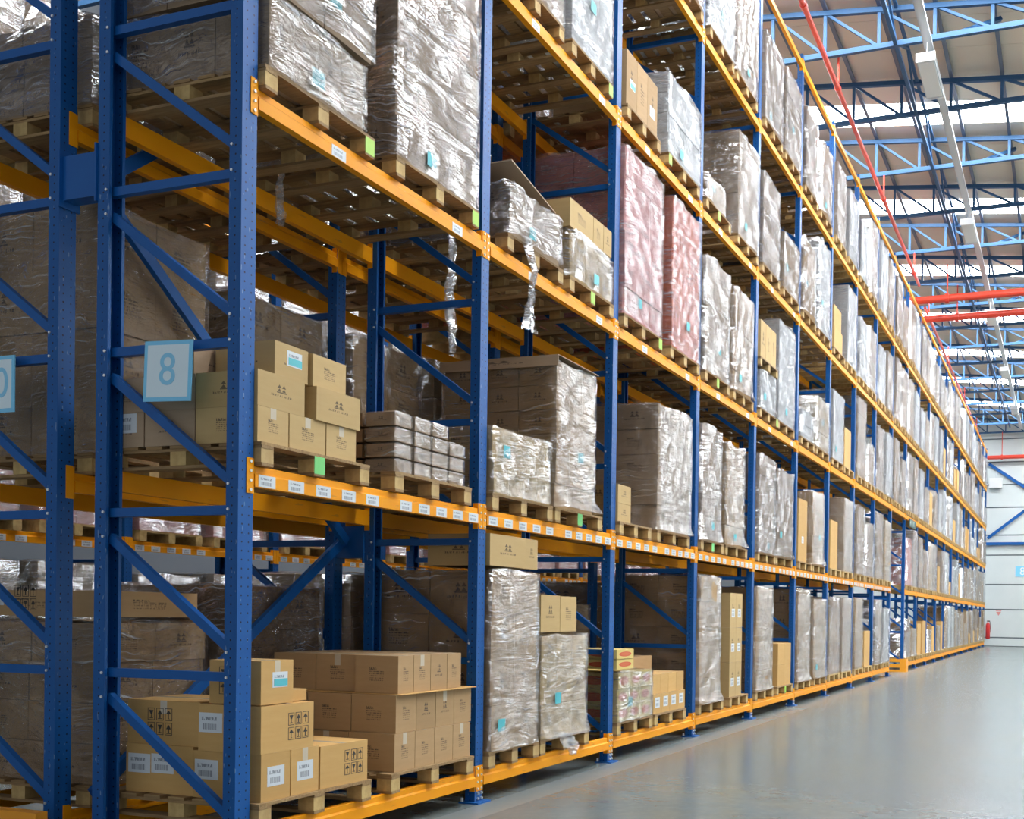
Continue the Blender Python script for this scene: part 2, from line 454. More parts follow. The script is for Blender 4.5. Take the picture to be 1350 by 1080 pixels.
# lengthwise lattice girder, knee braces, cable tray
g = thing('lattice_girder', 'slim blue lattice girder running lengthwise under the roof above the aisle', 'girder', (1.2, 0, 0))
obj('bottom_chord', MB().bar((0, 3.8, 12.0), (0, 59, 12.0), 0.07, 0.07, (1, 0, 0)).mesh('bottom_chord', 'truss_blue'), g)
me = MB().bar((0, 0, 12.02), (0, 1.49, 12.62), 0.04, 0.04, (1, 0, 0)).mesh('web_diagonal', 'truss_blue')
me2 = MB().bar((0, 1.49, 12.62), (0, 2.99, 12.02), 0.04, 0.04, (1, 0, 0)).mesh('web_diagonal', 'truss_blue')
obj('top_chord', MB().bar((0, 3.8, 12.66), (0, 59, 12.66), 0.06, 0.06, (1, 0, 0)).mesh('top_chord', 'truss_blue'), g)
for y in ty[:15]:
    obj('web_diagonal', me, g, (0, y, 0)); obj('web_diagonal', me2, g, (0, y, 0))
for i, y in enumerate(ty[4:13:2]):
    b = thing('knee_brace', 'blue diagonal roof brace rising from a truss chord, %s from the near end' % ORD[i], 'brace', (2.25, y, 12.0), 'roof knee braces',
              MB().bar((0, 0, 0), (0.75, 0.5, 0.40), 0.07, 0.07).mesh('knee_brace', 'truss_blue'))
t = thing('cable_tray', 'galvanised cable tray running lengthwise below the roof trusses', 'cable tray', (1.78, 0, 11.86))
obj('tray_base', MB().box(-0.07, 0.07, 4, 59, 0, 0.012).mesh('tray_base', 'galvanised'), t)
for s in (-1, 1):
    obj('tray_side', MB().box(s*0.07-0.006, s*0.07+0.006, 4, 59, 0, 0.07).mesh('tray_side', 'galvanised'), t)
# hanging light fittings
for i, y in enumerate((6.6, 15.35, 24.1, 32.85, 41.6, 50.3)):
    t = thing('ceiling_light', 'grey linear light fitting hung under the cable tray, %s from the near end' % ORD[i], 'ceiling light', (1.78, y, 11.42), 'hanging light fittings')
    obj('housing', MB().extrude([(-0.16, 0.02), (0.16, 0.02), (0.16, 0.06), (0.09, 0.14), (-0.09, 0.14), (-0.16, 0.06)], 1, 0, 1.5).mesh('housing', 'galvanised'), t)
    obj('diffuser', MB().box(-0.14, 0.14, 0.05, 1.45, 0.0, 0.02).mesh('diffuser', 'lamp_diffuser'), t)
    obj('end_cap', MB().box(-0.17, 0.17, -0.03, 0.0, -0.01, 0.15).mesh('end_cap', 'white_paint'), t)
    obj('end_cap', MB().box(-0.17, 0.17, 1.5, 1.53, -0.01, 0.15).mesh('end_cap', 'white_paint'), t)
    for yy in (0.2, 1.3):
        obj('hanger', MB().tube((0, yy, 0.14), (0, yy, 0.44), 0.012, 6).mesh('hanger', 'galvanised'), t)
# sprinkler pipes
def pipe(label, a, b, r, hang=(), z_up=12.0):
    t = thing('sprinkler_pipe', label, 'pipe', a)
    d = Vector(b)-Vector(a)
    obj('pipe_run', MB().tube((0, 0, 0), d, r, 12).mesh('pipe_run', 'pipe_red', smooth=False), t)
    for f in hang:
        p = d*f
        obj('pipe_hanger', MB().tube(p, (p.x, p.y, z_up-a[2]), 0.022, 6).mesh('pipe_hanger', 'pipe_red'), t)
        obj('coupling', MB().tube(p-d.normalized()*0.05, p+d.normalized()*0.05, r*1.35, 12).mesh('coupling', 'pipe_red'), t)
pipe('slim red sprinkler pipe running lengthwise above the aisle', (0.22, 4.0, 11.4), (0.02, 28.9, 11.4), 0.045, [0.118, 0.354, 0.475, 0.71, 0.95])
pipe('slim red sprinkler pipe continuing lengthwise beyond the thick cross pipes', (-0.1, 31.4, 11.4), (-0.3, 58, 11.4), 0.045, [0.04, 0.3, 0.6, 0.9])
pipe('thick red pipe crossing the hall, nearer and higher of two', (-0.3, 29.1, 11.0), (9, 29.1, 11.0), 0.11, [0.12, 0.5, 0.9])
pipe('thick red pipe crossing the hall, farther and lower of two', (-0.2, 31.3, 11.0), (9, 31.3, 11.0), 0.11, [0.12, 0.5, 0.9])
pipe('red pipe crossing high along the far wall', (-0.2, WALL_Y-0.5, 10.6), (9, WALL_Y-0.5, 10.6), 0.11, [0.1, 0.5, 0.9])
# far wall bracing, sign, extinguisher
WB = 'blue steel brace on the far wall'
thing('wall_girt', 'horizontal blue steel rail across the far wall', 'rail', (0, WALL_Y-0.1, 5.79), None, MB().box(-0.1, 11, -0.06, 0.06, -0.08, 0.08).mesh('wall_girt', 'brace_blue'))
thing('wall_brace', 'upper blue diagonal brace falling to the right on the far wall', 'brace', (0.0, WALL_Y-0.12, 10.3), None, MB().bar((0, 0, 0), (4.2, 0, -2.95), 0.08, 0.16).mesh('wall_brace', 'brace_blue'))
thing('wall_brace', 'lower blue diagonal brace rising to the right on the far wall', 'brace', (0.0, WALL_Y-0.12, 6.1), None, MB().bar((0, 0, 0), (4.2, 0, 3.25), 0.08, 0.16).mesh('wall_brace', 'brace_blue'))
t = thing('junction_box', 'small white box mounted high on the far wall', 'box', (0.40, WALL_Y-0.01, 9.2), None)
obj('housing', MB().box(-0.35, 0.35, -0.3, 0, -0.28, 0.28).mesh('housing', 'white_paint'), t)
obj('conduit', MB().tube((0, -0.1, 0.28), (0, -0.1, 1.0), 0.03, 6).mesh('conduit', 'galvanised'), t)
def text_mesh(s, size, mat, name, ext=0.001):
    c = bpy.data.curves.new(name, 'FONT'); c.body = s; c.size = size; c.align_x = 'CENTER'; c.align_y = 'CENTER'; c.extrude = ext
    o = bpy.data.objects.new(name, c); me = bpy.data.meshes.new_from_object(o)
    me.materials.clear(); me.materials.append(MAT[mat]); me.name = name
    bpy.data.objects.remove(o); return me
t = thing('aisle_sign', 'blue sign with a white 8 on the far wall', 'sign', (1.98, WALL_Y, 4.23))
obj('sign_board', MB().box(-0.45, 0.45, -0.03, 0, -0.29, 0.29).mesh('sign_board', 'sign_blue'), t)
obj('digit', text_mesh('8', 0.6, 'white_paint', 'digit'), t, (-0.08, -0.032, -0.01), (math.pi/2, 0, 0))
t = thing('wall_notice', 'small faded red pictogram on the far wall panels', 'sign', (0.66, WALL_Y, 1.87))
obj('pictogram', MB().extrude([(-0.14, 0.08), (0.0, -0.14), (0.14, 0.08)], 1, -0.006, 0).mesh('pictogram', 'carton_pink'), t)
obj('pictogram', MB().box(-0.15, 0.15, -0.006, 0, 0.12, 0.16).mesh('pictogram', 'carton_pink'), t)
t = thing('fire_extinguisher', 'red fire extinguisher at the far end of the front rack', 'fire extinguisher', (0.12, WALL_Y-0.35, 0.42))
obj('cylinder', MB().lathe([(0.09, 0), (0.12, 0.03), (0.12, 0.75), (0.09, 0.86), (0.035, 0.92), (0.035, 0.97)]).mesh('cylinder', 'extinguisher_red', smooth=True), t)
obj('valve', MB().box(-0.05, 0.1, -0.03, 0.03, 0.97, 1.03).mesh('valve', 'black_plastic'), t)
obj('hose', MB().tube((0.1, 0, 1.0), (0.16, 0, 0.35), 0.018, 6).mesh('hose', 'black_plastic'), t)
obj('bracket', MB().box(-0.02, 0.02, 0.1, 0.35, 0.4, 0.48).mesh('bracket', 'black_plastic'), t)

# ------------------------------------------------------------------ rack frames
T = 0.005
def upright_poly():
    w, d, l = 0.06, 0.085, 0.022
    o = [(0, -w), (0, w), (-d, w), (-d, w-l), (-d+T, w-l), (-d+T, w-T), (-T, w-T), (-T, -w+T), (-d+T, -w+T), (-d+T, -w+l), (-d, -w+l), (-d, -w)]
    return o
FH = 10.95
UPR = MB().extrude(upright_poly(), 2, 0.0, FH).mesh('upright', 'upright_blue')
BR0, BRP, DG = 1.1136, 0.94177, 0.1424
XF, XRR = -0.067, -0.978
HB = MB().box(XRR-0.02, XF+0.02, -0.022, 0.022, -0.026, 0.026).mesh('horizontal_brace', 'brace_blue')
DB = MB().bar((XRR, 0, BRP-DG), (XF, 0, DG), 0.042, 0.052).mesh('diagonal_brace', 'brace_blue')
BOLT = MB().tube((0, 0, 0), (0, -0.008, 0), 0.0085, 6).mesh('bolt', 'steel_bolt')
BOLTX = MB().tube((0, 0, 0), (0.012, 0, 0), 0.011, 6).mesh('bolt', 'steel_bolt')
BASE = MB().box(-0.12, 0.055, -0.10, 0.10, 0, 0.012).mesh('base_plate', 'brace_blue')
ANCH = MB().tube((0, 0, 0), (0, 0, 0.03), 0.012, 6).mesh('anchor_bolt', 'steel_bolt')
def frame(row, i, x, y, detail):
    t = thing('rack_upright_frame', 'blue perforated upright frame with zigzag bracing, %s from the near end of %s' % (ORD[i], ROWN[row]), 'rack frame', (x, y, 0), 'rack upright frames')
    obj('upright', UPR, t); obj('upright', UPR, t, (-FD, 0, 0), (0, 0, math.pi))
    for k in range(-1, 11):
        z = BR0 + k*BRP
        if z > FH-0.05: break
        if z > 0.1: obj('horizontal_brace', HB, t, (0, 0, z))
        if k >= 0: obj('diagonal_brace', DB, t, (0, 0, z-BRP))
        if detail >= 2 and z < 7:
            for xx, zz in ((XF, z), (XRR, z), (XF, z-DG+0*BRP if False else z+DG), (XRR, z-DG)):
                obj('bolt', BOLT, t, (xx, -0.06, zz))
    for xx, s in ((0, 0), (-FD, math.pi)):
        b = obj('base_plate', BASE, t, (xx, 0, 0), (0, 0, s))
        if detail >= 1:
            for q in (-0.08, 0.08): obj('anchor_bolt', ANCH, b, (-0.03 if False else -0.1, q, 0.012))
    if detail >= 1:
        for zz in (0.035, 0.075):
            for q in (-0.012, 0.04): obj('bolt', BOLTX, t, (0, q, zz))
    return t
for i in range(NB+1):
    frame('A', i, 0, i*BAY, 2 if i < 3 else 1 if i < 6 else 0)
for i in range(9): frame('B', i, ROWB, i*BAY, 2 if i == 0 else 0)
for i in range(11): frame('C', i, ROWC, i*BAY, 0)

# ------------------------------------------------------------------ rack beams
HALF = (BAY-0.130)/2
RAIL = MB().extrude([(0.010, -0.06), (0.010, 0.008), (-0.004, 0.020), (-0.004, 0.055), (-0.010, 0.06), (-0.042, 0.06), (-0.042, -0.06)], 1, -HALF, HALF).mesh('beam_rail', 'beam_orange')
def conn_mesh():
    m = MB()
    m.extrude([(0.0, -0.1), (0.054, -0.1), (0.054, -0.078), (0.056, 0.078), (0.044, 0.1), (0.0, 0.1)], 0, 0.0, 0.006)
    m.box(-0.045, 0.0, 0.0588, 0.0648, -0.1, 0.1)
    return m.mesh('end_connector', 'beam_orange')
CONN = conn_mesh()
RIV = MB().tube((0, 0, 0), (0.007, 0, 0), 0.009, 8).mesh('rivet', 'steel_bolt')
LAB = MB().box(0, 0.0015, -0.072, 0.072, -0.030, 0.038).mesh('shelf_label', 'paper_label')
def beam(row, b, l, front, detail, nlab=0):
    x = ROWX[row] + (0 if front else -FD)
    y = (b+0.5)*BAY
    rot = None if front else (0, 0, math.pi)
    side = 'front' if front else 'back'
    t = thing('rack_%s_rail' % side, 'orange %s beam of the %s, %s bay of %s' % (side, TIER[l], ORD[b], ROWN[row]), 'rack beam', (x, y, LV[l]), 'rack beams', None, rot)
    obj('beam_rail', RAIL, t)
    for s in (-1, 1):
        # plate lies on the upright face, from its middle to the beam end
        c = obj('end_connector', CONN, t, (0.0005, s*(BAY/2-0.0022), 0), None)
        if s > 0: c.rotation_euler = (math.pi, 0, 0)
        if detail:
            for zz in (-0.08, -0.027, 0.027, 0.08): obj('rivet', RIV, c, (0.006, 0.028, zz))
    if nlab:
        for q in range(nlab):
            yy = (-HALF + 0.10 + 0.26*q if q < nlab/2 else HALF - 0.09 - 0.235*(nlab-1-q)) if nlab > 2 else (-0.55 if q == 0 else 0.9)
            obj('shelf_label', LAB, t, (0.010, yy, -0.026))
for b in range(NB):
    for l in range(6):
        if b == 9 and l < 2: continue
        beam('A', b, l, True, b < 3, (10 if l == 1 and b < 9 else 2 if l in (2, 3) and b < 5 else 0))
        if b < 10: beam('A', b, l, False, False)
for b in range(8):
    for l in range(5):
        beam('B', b, l, True, False); 
        if b < 3: beam('B', b, l, False, False)
for b in range(10):
    for l in (0, 1, 2, 3) if b < 5 else (0, 1): beam('C', b, l, True, False, 9 if l == 1 else 0)

# row spacers and spine bracing between the two back-to-back racks
SPC = MB().box(-0.149, 0.149, -0.05, 0.05, -0.13, 0.13).mesh('spacer_tube', 'brace_blue')
SPF = MB().box(-0.006, 0.006, -0.075, 0.075, -0.17, 0.17).mesh('flange', 'brace_blue')
for i, y, z in ((0, 0, 4.05), (1, BAY, 2.06), (0, 0, 8.0), (1, BAY, 6.05), (2, 2*BAY, 2.06), (2, 2*BAY, 6.05), (3, 3*BAY, 4.05), (4, 4*BAY, 2.06)):
    t = thing('row_spacer', 'blue row spacer joining the two racks at the %s frame, %s' % (ORD[i], 'near the floor' if z<1 else 'above the floor tier' if z<3 else 'just below the third tier' if z<5 else 'below the fourth tier' if z<7 else 'near the fifth tier'), 'rack spacer', (-1.195, y, z), 'row spacers')
    obj('spacer_tube', SPC, t)
    for s in (-1, 1): obj('flange', SPF, t, (s*0.142, 0, 0))
for n, (a, b) in enumerate((((0.06, 0.35), (BAY, 2.06)), ((0, 4.05), (BAY, 2.06)), ((0, 4.05), (BAY, 6.05)), ((0, 8.0), (BAY, 6.05)))):
    thing('spine_brace', 'dark blue diagonal brace between the two racks in the first bay, %s from the floor' % ORD[n], 'brace', (-1.232+(0.022 if n%2 else -0.022), 0, 0), 'spine braces',
          MB().bar((0, a[0]+0.08, a[1]), (0, b[0]-0.08, b[1]), 0.04, 0.075, (1, 0, 0)).mesh('spine_brace', 'brace_blue'))

# ------------------------------------------------------------------ pallets
PD, PW = 1.2, 1.06
def pallet(row, b, l, slot, yc, detail, x_front=None, w=PW, z=None, extra=''):
    xf = (ROWX[row] + 0.045) if x_front is None else x_front
    zz = LV[l]+BH+0.001 if z is None else z
    lab = 'wooden pallet on %s, %s side of %s bay, %s' % (TIER[l], 'near' if slot == 0 else 'far', ORD[b], ROWN[row]) if not extra else extra
    W = round(w, 2)
    yc = min(max(yc, b*BAY+0.072+W/2), (b+1)*BAY-0.072-W/2)
    if not detail:
        def mk():
            m = MB()
            m.box(-PD/2, PD/2, -W/2, W/2, PH-0.022, PH)
            for yy in (-W/2+0.05, 0, W/2-0.05):
                m.box(-PD/2, PD/2, yy-0.05, yy+0.05, 0, 0.018)
                m.box(-PD/2, PD/2, yy-0.055, yy+0.055, 0.018, PH-0.022)
            return m.mesh('pallet', 'pallet_block')
        t = thing('pallet', lab, 'pallet', (xf-PD/2, yc, zz), 'pallets', cached(('plt', W), mk))
        return t
    t = thing('pallet', lab, 'pallet', (xf-PD/2, yc, zz), 'pallets')
    for i in range(7):
        obj('deck_board', boxmesh('deck_board', 'pallet_wood', 0.12, W, 0.018), t, (-PD/2+0.06+i*(PD-0.12)/6, 0, PH-0.018))
    for j, yy in enumerate((-W/2+0.055, 0, W/2-0.055)):
        obj('bottom_board', boxmesh('bottom_board', 'pallet_wood', PD, 0.10, 0.018), t, (0, yy, 0))
        obj('stringer_board', boxmesh('stringer_board', 'pallet_wood', PD, 0.10, 0.017), t, (0, yy, PH-0.0355))
        for xx in (-PD/2+0.06, 0, PD/2-0.06):
            obj('block', boxmesh('block', 'pallet_block', 0.115, 0.105, PH-0.054), t, (xx, yy, 0.0185))
    return t

# ------------------------------------------------------------------ cartons, film, loads
def film_mesh(dx, dy, h, seed, near, skirt=0.03, loose=0.012, top_fold=0.18, flare=0.0, base_drop=0.0):
    R = random.Random(seed)
    nu, nv = (88, 30) if near else (32, 10)
    r = 0.03
    # perimeter points
    per = []
    segs_ = [(-dx/2, -dy/2, dx/2, -dy/2, 0, -1), (dx/2, -dy/2, dx/2, dy/2, 1, 0), (dx/2, dy/2, -dx/2, dy/2, 0, 1), (-dx/2, dy/2, -dx/2, -dy/2, -1, 0)]
    tot = 2*(dx+dy); s = 0.0
    for x0, y0, x1, y1, nx, ny in segs_:
        L = math.hypot(x1-x0, y1-y0); n = max(3, round(nu*L/tot))
        for i in range(n):
            f = i/n
            per.append((x0+(x1-x0)*f, y0+(y1-y0)*f, nx, ny, s+L*f, f))
        s += L
    ph = [R.uniform(0, 6.28) for _ in range(12)]; fr = [R.uniform(2, 9) for _ in range(12)]
    bands = [R.uniform(0, h) for _ in range(max(2, int(h/0.3)))]
    def disp(u, v):
        d = math.sin(fr[0]*u+ph[0]+3*v)*math.sin(fr[1]*v*1.3+ph[1]) + 0.6*math.sin(fr[2]*2*u+ph[2])*math.sin(fr[3]*2.2*v+ph[3]) + 0.5*math.sin(fr[4]*3.1*u-fr[5]*3*v+ph[4])
        for bz in bands:
            d += 1.1*math.exp(-((v-bz-0.03*math.sin(2*u+ph[5]))/0.025)**2)
        return d
    m = MB(); N = len(per); ring = []
    vs = []
    zs = [0.003 - base_drop + (h+base_drop-0.003)*j/nv for j in range(nv+1)]
    uvs = []
    for j, z in enumerate(zs):
        for (x, y, nx, ny, s_, f) in per:
            e = min(f, 1-f)*8
            amp = loose*(0.45+min(1, e)*0.55)
            d = min(0.028, 0.010 + amp*max(-0.6, disp(s_, z)))
            if z < 0.12: d += flare*(0.12-z)/0.17*(1.0 if nx > 0 else 0.25)
            if f == 0: 
                # corner: push along the diagonal, rounded
                px, py = (1 if x > 0 else -1), (1 if y > 0 else -1)
                vs.append((x+px*0.006, y+py*0.006, z + 0.006*math.sin(9*s_)*(j > 0)))
            else:
                vs.append((x+nx*d, y+ny*d, z + (0.02*min(1.0, loose/0.012)*math.sin(fr[6]*s_+ph[6]) if j == nv else 0)))
            uvs.append((s_, z))
    for k, ins in enumerate((0.05, top_fold)):
        for (x, y, nx, ny, s_, f) in per:
            fx = 1-2*ins/dx if dx > 0 else 1; fy = 1-2*ins/dy
            ls = min(1.0, loose/0.012)
            vs.append((x*fx, y*fy, h+(0.012+0.01*math.sin(fr[7]*s_+ph[7])*(1+k))*ls))
            uvs.append((s_, h+ins))
    rows = len(zs)+2
    faces = []
    for j in range(rows-1):
        for i in range(N):
            k = (i+1) % N
            faces.append((j*N+i, j*N+k, (j+1)*N+k, (j+1)*N+i))
    me = bpy.data.meshes.new('stretch_wrap'); me.from_pydata(vs, [], faces)
    ul = me.uv_layers.new(name='UVMap'); data = []
    for f in faces:
        for vi in f:
            u, v = uvs[vi]
            if vi % N == 0 and f[0] % N == N-1: u = tot
            data += [u, v]
    ul.data.foreach_set('uv', data)
    me.polygons.foreach_set('use_smooth', [True]*len(me.polygons)); me.update()
    return me

STK = MB().box(0, 0.002, -0.06, 0.06, -0.05, 0.05).mesh('sticker', 'sticker_cyan')
SEED = [100]
def wrapped(row, b, l, slot, y0, y1, z1, z0=None, mat='cardboard', film='film_heavy', grid=(3, 3, 4), near=True, depth=1.14,
            label=None, sticker=True, x_front=None, flare=0.0, loose=0.012, wrap_top=None, tiers=None, jit=0.010, shown='xy'):
    """a stretch-wrapped load: cartons (only those on its outside) under a film shell"""
    SEED[0] += 1; R = random.Random(SEED[0])
    xf = (ROWX[row] + 0.03) if x_front is None else x_front
    z0 = PT[l] if z0 is None else z0
    y0 = max(y0, b*BAY+0.118); y1 = min(y1, (b+1)*BAY-0.118)
    W = y1-y0; H = z1-z0
    lab = label or ('%s stretch-wrapped load on %s, %s side of %s bay, %s' % (
        {'cardboard': 'brown', 'cardboard_grey': 'grey-brown', 'cardboard_dark': 'dark brown', 'carton_white': 'whitish', 'carton_pink': 'pink', 'carton_red': 'red', 'cardboard_gold': 'golden', 'cardboard_gold_print': 'golden', 'carton_printed': 'printed'}[mat],
        TIER[l], 'near' if slot == 0 else 'far', ORD[b], ROWN[row]))
    t = thing('wrapped_load', lab, 'pallet load', (xf-depth/2, (y0+y1)/2, z0), 'stretch-wrapped pallet loads')
    nx, ny, nz = grid
    dx, dy, dz = depth/nx, W/ny, H/nz
    for iz in range(nz):
        sh = R.uniform(-1, 1)*jit
        sy = R.uniform(-1, 1)*jit
        for ix in range(nx):
            for iy in range(ny):
                if not (ix == nx-1 or iy == 0 or iz == nz-1): continue
                if iz == nz-1 and not (ix == nx-1 or iy == 0) and not near: pass
                me = boxmesh('carton', mat, dx-0.006, dy-0.006, dz-0.004)
                o = obj('carton', me, t, (-depth/2+dx*(ix+0.5)+sh+R.uniform(-.004, .002), -W/2+dy*(iy+0.5)+sy+R.uniform(-.002, .002), dz*iz+0.001))
                o.rotation_euler.z = R.uniform(-1, 1)*0.008
    if film:
        hw = H if wrap_top is None else wrap_top
        me = film_mesh(depth+2*jit, W+2*jit, hw, SEED[0], near, flare=flare, loose=loose)
        me.materials.append(MAT['film_far' if film == 'film_heavy' and row == 'A' and b >= 4 else film])
        obj('stretch_wrap', me, t)
    if sticker and R.random() < 0.85:
        s = obj('sticker', STK, t, (depth/2+0.022, -W/2+W*R.uniform(0.12, 0.6), min(H-0.1, R.choice((0.12, 0.2, 0.35, 0.5)))))
    return t

CBOX = {}
def carton(label, x0, x1, y0, y1, z0, z1, mat='cardboard', group=None, rot=0.0, deco=(), cat='box', name='cardboard_box', grp=None):
    """one loose carton; x1 is its aisle face, y0 its camera-side face"""
    t = thing(name, label, cat, ((x0+x1)/2, (y0+y1)/2, z0), group)
    dx, dy, dz = x1-x0, y1-y0, z1-z0
    obj('carton_body', boxmesh('carton_body', mat, dx, dy, dz), t)
    t.rotation_euler.z = rot
    # split of the top flaps
    obj('flap_seam', boxmesh('flap_seam', 'tape_clear', dx*0.99, 0.05, 0.0012), t, (0, 0, dz))
    e = 0.0008
    for d in deco:
        ply = cached('ply', lambda: MB().box(-0.085, 0.085, 0, 0.0012, 0, 0.115).mesh('paper_label', 'paper_label'))
        if d == 'label_y': obj('paper_label', ply, t, (dx*0.05, -dy/2-0.0012, dz*0.42))
        if d == 'label_y2': obj('paper_label', ply, t, (-dx*0.30, -dy/2-0.0012, dz*0.40))
        if d == 'label_x': obj('paper_label', cached('plx', lambda: MB().box(0, 0.0012, -0.075, 0.075, 0, 0.115).mesh('paper_label', 'paper_label')), t, (dx/2, 0.0, dz*0.30))
        if d == 'icons_y': obj('handling_icons', icons('y'), t, (-dx*0.05, -dy/2-0.0012, dz*0.22))
        if d == 'icons_x': obj('handling_icons', icons('x'), t, (dx/2, dy*0.20, dz*0.22))
        if d == 'cyan_x':
            q = obj('paper_label', cached('plx2', lambda: MB().box(0, 0.0012, -0.07, 0.07, 0, 0.09).mesh('paper_label', 'paper_label')), t, (dx/2, dy*0.08, dz*0.38))
            obj('sticker', cached('stk2', lambda: MB().box(0, 0.0015, -0.06, 0.065, 0.008, 0.05).mesh('sticker', 'sticker_cyan')), q, (0.0012, 0.004, 0))
        if d == 'tape_x': obj('tape', boxmesh('tape', 'tape_clear', 0.0012, 0.05, dz*0.3), t, (dx/2, 0, dz*0.7))
        if d == 'tape_y': obj('tape', boxmesh('tape', 'tape_clear', 0.05, 0.0012, dz*0.3), t, (0, -dy/2, dz*0.7))
    return t
def icons(face):
    def mk():
        m = MB()
        def R(u0, u1, v0, v1):
            if face == 'x': m.box(0, 0.0012, u0, u1, v0, v1)
            else: m.box(u0, u1, 0, 0.0012, v0, v1)
        for r in range(2):
            for c in range(3):
                u, v, w, h, q = -0.093+c*0.066, r*0.086, 0.054, 0.074, 0.0035
                R(u, u+w, v, v+q); R(u, u+w, v+h-q, v+h); R(u, u+q, v, v+h); R(u+w-q, u+w, v, v+h)
                cu = u+w/2
                if (r, c) in ((1, 1), (0, 2)):      # upward arrows
                    for k in range(5): R(cu-0.017+0.0035*k, cu+0.017-0.0035*k, v+0.036+0.005*k, v+0.041+0.005*k)
                    R(cu-0.004, cu+0.004, v+0.014, v+0.036); R(cu-0.016, cu+0.016, v+0.009, v+0.013)
                elif (r, c) in ((1, 0), (0, 1)):    # goblet
                    for k in range(4): R(cu-0.006-0.003*k, cu+0.006+0.003*k, v+0.036+0.006*k, v+0.042+0.006*k)
                    R(cu-0.002, cu+0.002, v+0.016, v+0.036); R(cu-0.012, cu+0.012, v+0.011, v+0.016)
                else:                               # umbrella
                    for k in range(4): R(cu-0.018+0.0045*k, cu+0.018-0.0045*k, v+0.040+0.005*k, v+0.045+0.005*k)
                    R(cu-0.002, cu+0.002, v+0.012, v+0.040); R(cu, cu+0.008, v+0.010, v+0.013)
        return m.mesh('handling_icons', 'print_black', weld=False)
    return cached('icons'+face, mk)

def film_tail(parent, pts, w, seed):
    """a strip of loose film hanging down along pts (local)"""
    R = random.Random(seed); vs = []; fs = []; uv = []
    n = 14; nw = 7
    P = [Vector(p) for p in pts]
    for i in range(n+1):
        f = i/n*(len(P)-1); k = min(int(f), len(P)-2); q = P[k].lerp(P[k+1], f-k)
        ww = w*(0.55+0.45*math.sin(1.2+4*i/n+seed))
        for j in range(nw+1):
            a = (j/nw-0.5)
            vs.append((q.x+0.03*math.sin(j*2.1+i*0.7+seed)+R.uniform(-.006, .006), q.y+a*ww+0.01*math.sin(i*1.7), q.z+R.uniform(-.008, .008)-0.03*abs(a)*(i == n)))
    for i in range(n):
        for j in range(nw):
            a = i*(nw+1)+j; fs.append((a, a+1, a+nw+2, a+nw+1)); uv += [c for (ii, jj) in ((i, j), (i, j+1), (i+1, j+1), (i+1, j)) for c in (jj*0.05, ii*0.05)]
    me = bpy.data.meshes.new('film_tail'); me.from_pydata(vs, [], fs); ul = me.uv_layers.new(name='UVMap'); ul.data.foreach_set('uv', uv)
    me.materials.append(MAT['film_heavy']); me.polygons.foreach_set('use_smooth', [True]*len(fs)); me.update()
    return obj('film_tail', me, parent)

DONE = set()
GREEN = {(0, 2, 0): 2, (0, 2, 1): 2, (0, 1, 0): 1, (1, 2, 1): 1, (2, 2, 0): 2, (1, 3, 1): 2, (2, 3, 1): 0, (3, 3, 0): 1, (1, 1, 1): 1, (3, 2, 0): 1, (4, 2, 0): 2, (3, 1, 0): 1, (4, 0, 1): 1}
def P(b, l, s, y0, y1, row='A', detail=True, w=None):
    DONE.add((row, b, l, s))
    W = round(min(max(w or (y1-y0+0.03), 0.9), 1.14), 2)
    t = pallet(row, b, l, s, (y0+y1)/2, detail, w=W)
    if (b, l, s) in GREEN:
        yy = (-W/2+0.055, 0, W/2-0.055)[GREEN[(b, l, s)]]
        obj('green_tag', boxmesh('green_tag', 'tag_green' if l == 1 else 'lime_tag', 0.003, 0.10, PH-0.03), t, (PD/2+0.001, yy, 0.012))
    return t

# ---- first bay, floor tier: loose pile on the near pallet
P(0, 0, 0, 0.10, 1.17)
z = PT[0]; XA = 0.02
g = 'loose golden cartons on the first floor pallet'
a0, a1, a2, a3 = z, z+0.275, z+0.555, z+0.81
C_ = lambda lab, x0, x1, y0, y1, q0, q1, deco, rot=0, mat='cardboard_gold': carton(lab, x0, x1, y0, y1, q0, q1, mat, g, rot, deco)
C_('golden carton with two labels, lowest at the aisle corner of the loose floor pile', -0.47, XA, 0.13, 0.385, a0, a1, ('label_x', 'label_y2'), 0.0)
C_('golden carton with one label, lowest and second along the aisle in the loose floor pile', -0.46, XA, 0.395, 0.655, a0, a1, ('label_x', 'tape_x'))
C_('low golden carton with crushed edge, alone at the right of the loose floor pile', -0.42, XA+0.01, 0.675, 1.15, a0, a0+0.265, ('icons_x', 'tape_y'), -0.03)
C_('golden carton with a white label, lowest at the back of the loose floor pile', -0.99, -0.48, 0.14, 0.64, a0, a1+0.015, ('label_y2', 'label_y'))
C_('golden carton with printed icons, middle layer at the aisle side of the loose floor pile', -0.43, XA, 0.125, 0.60, a1+0.001, a2-0.005, ('icons_x', 'label_y2'), 0.0)
C_('wide golden carton with icons and label, middle layer back of the loose floor pile', -0.99, -0.44, 0.15, 0.62, a1+0.016, a2, ('icons_y', 'tape_y'))
C_('golden carton with turquoise label, topmost of the loose floor pile', -0.36, XA-0.02, 0.135, 0.43, a2+0.001, a3, ('cyan_x', 'tape_x', 'icons_y'), 0.03)
C_('small golden carton peeking out behind the topmost box of the floor pile', -0.34, -0.05, 0.45, 0.62, a2+0.001, a2+0.07, ())
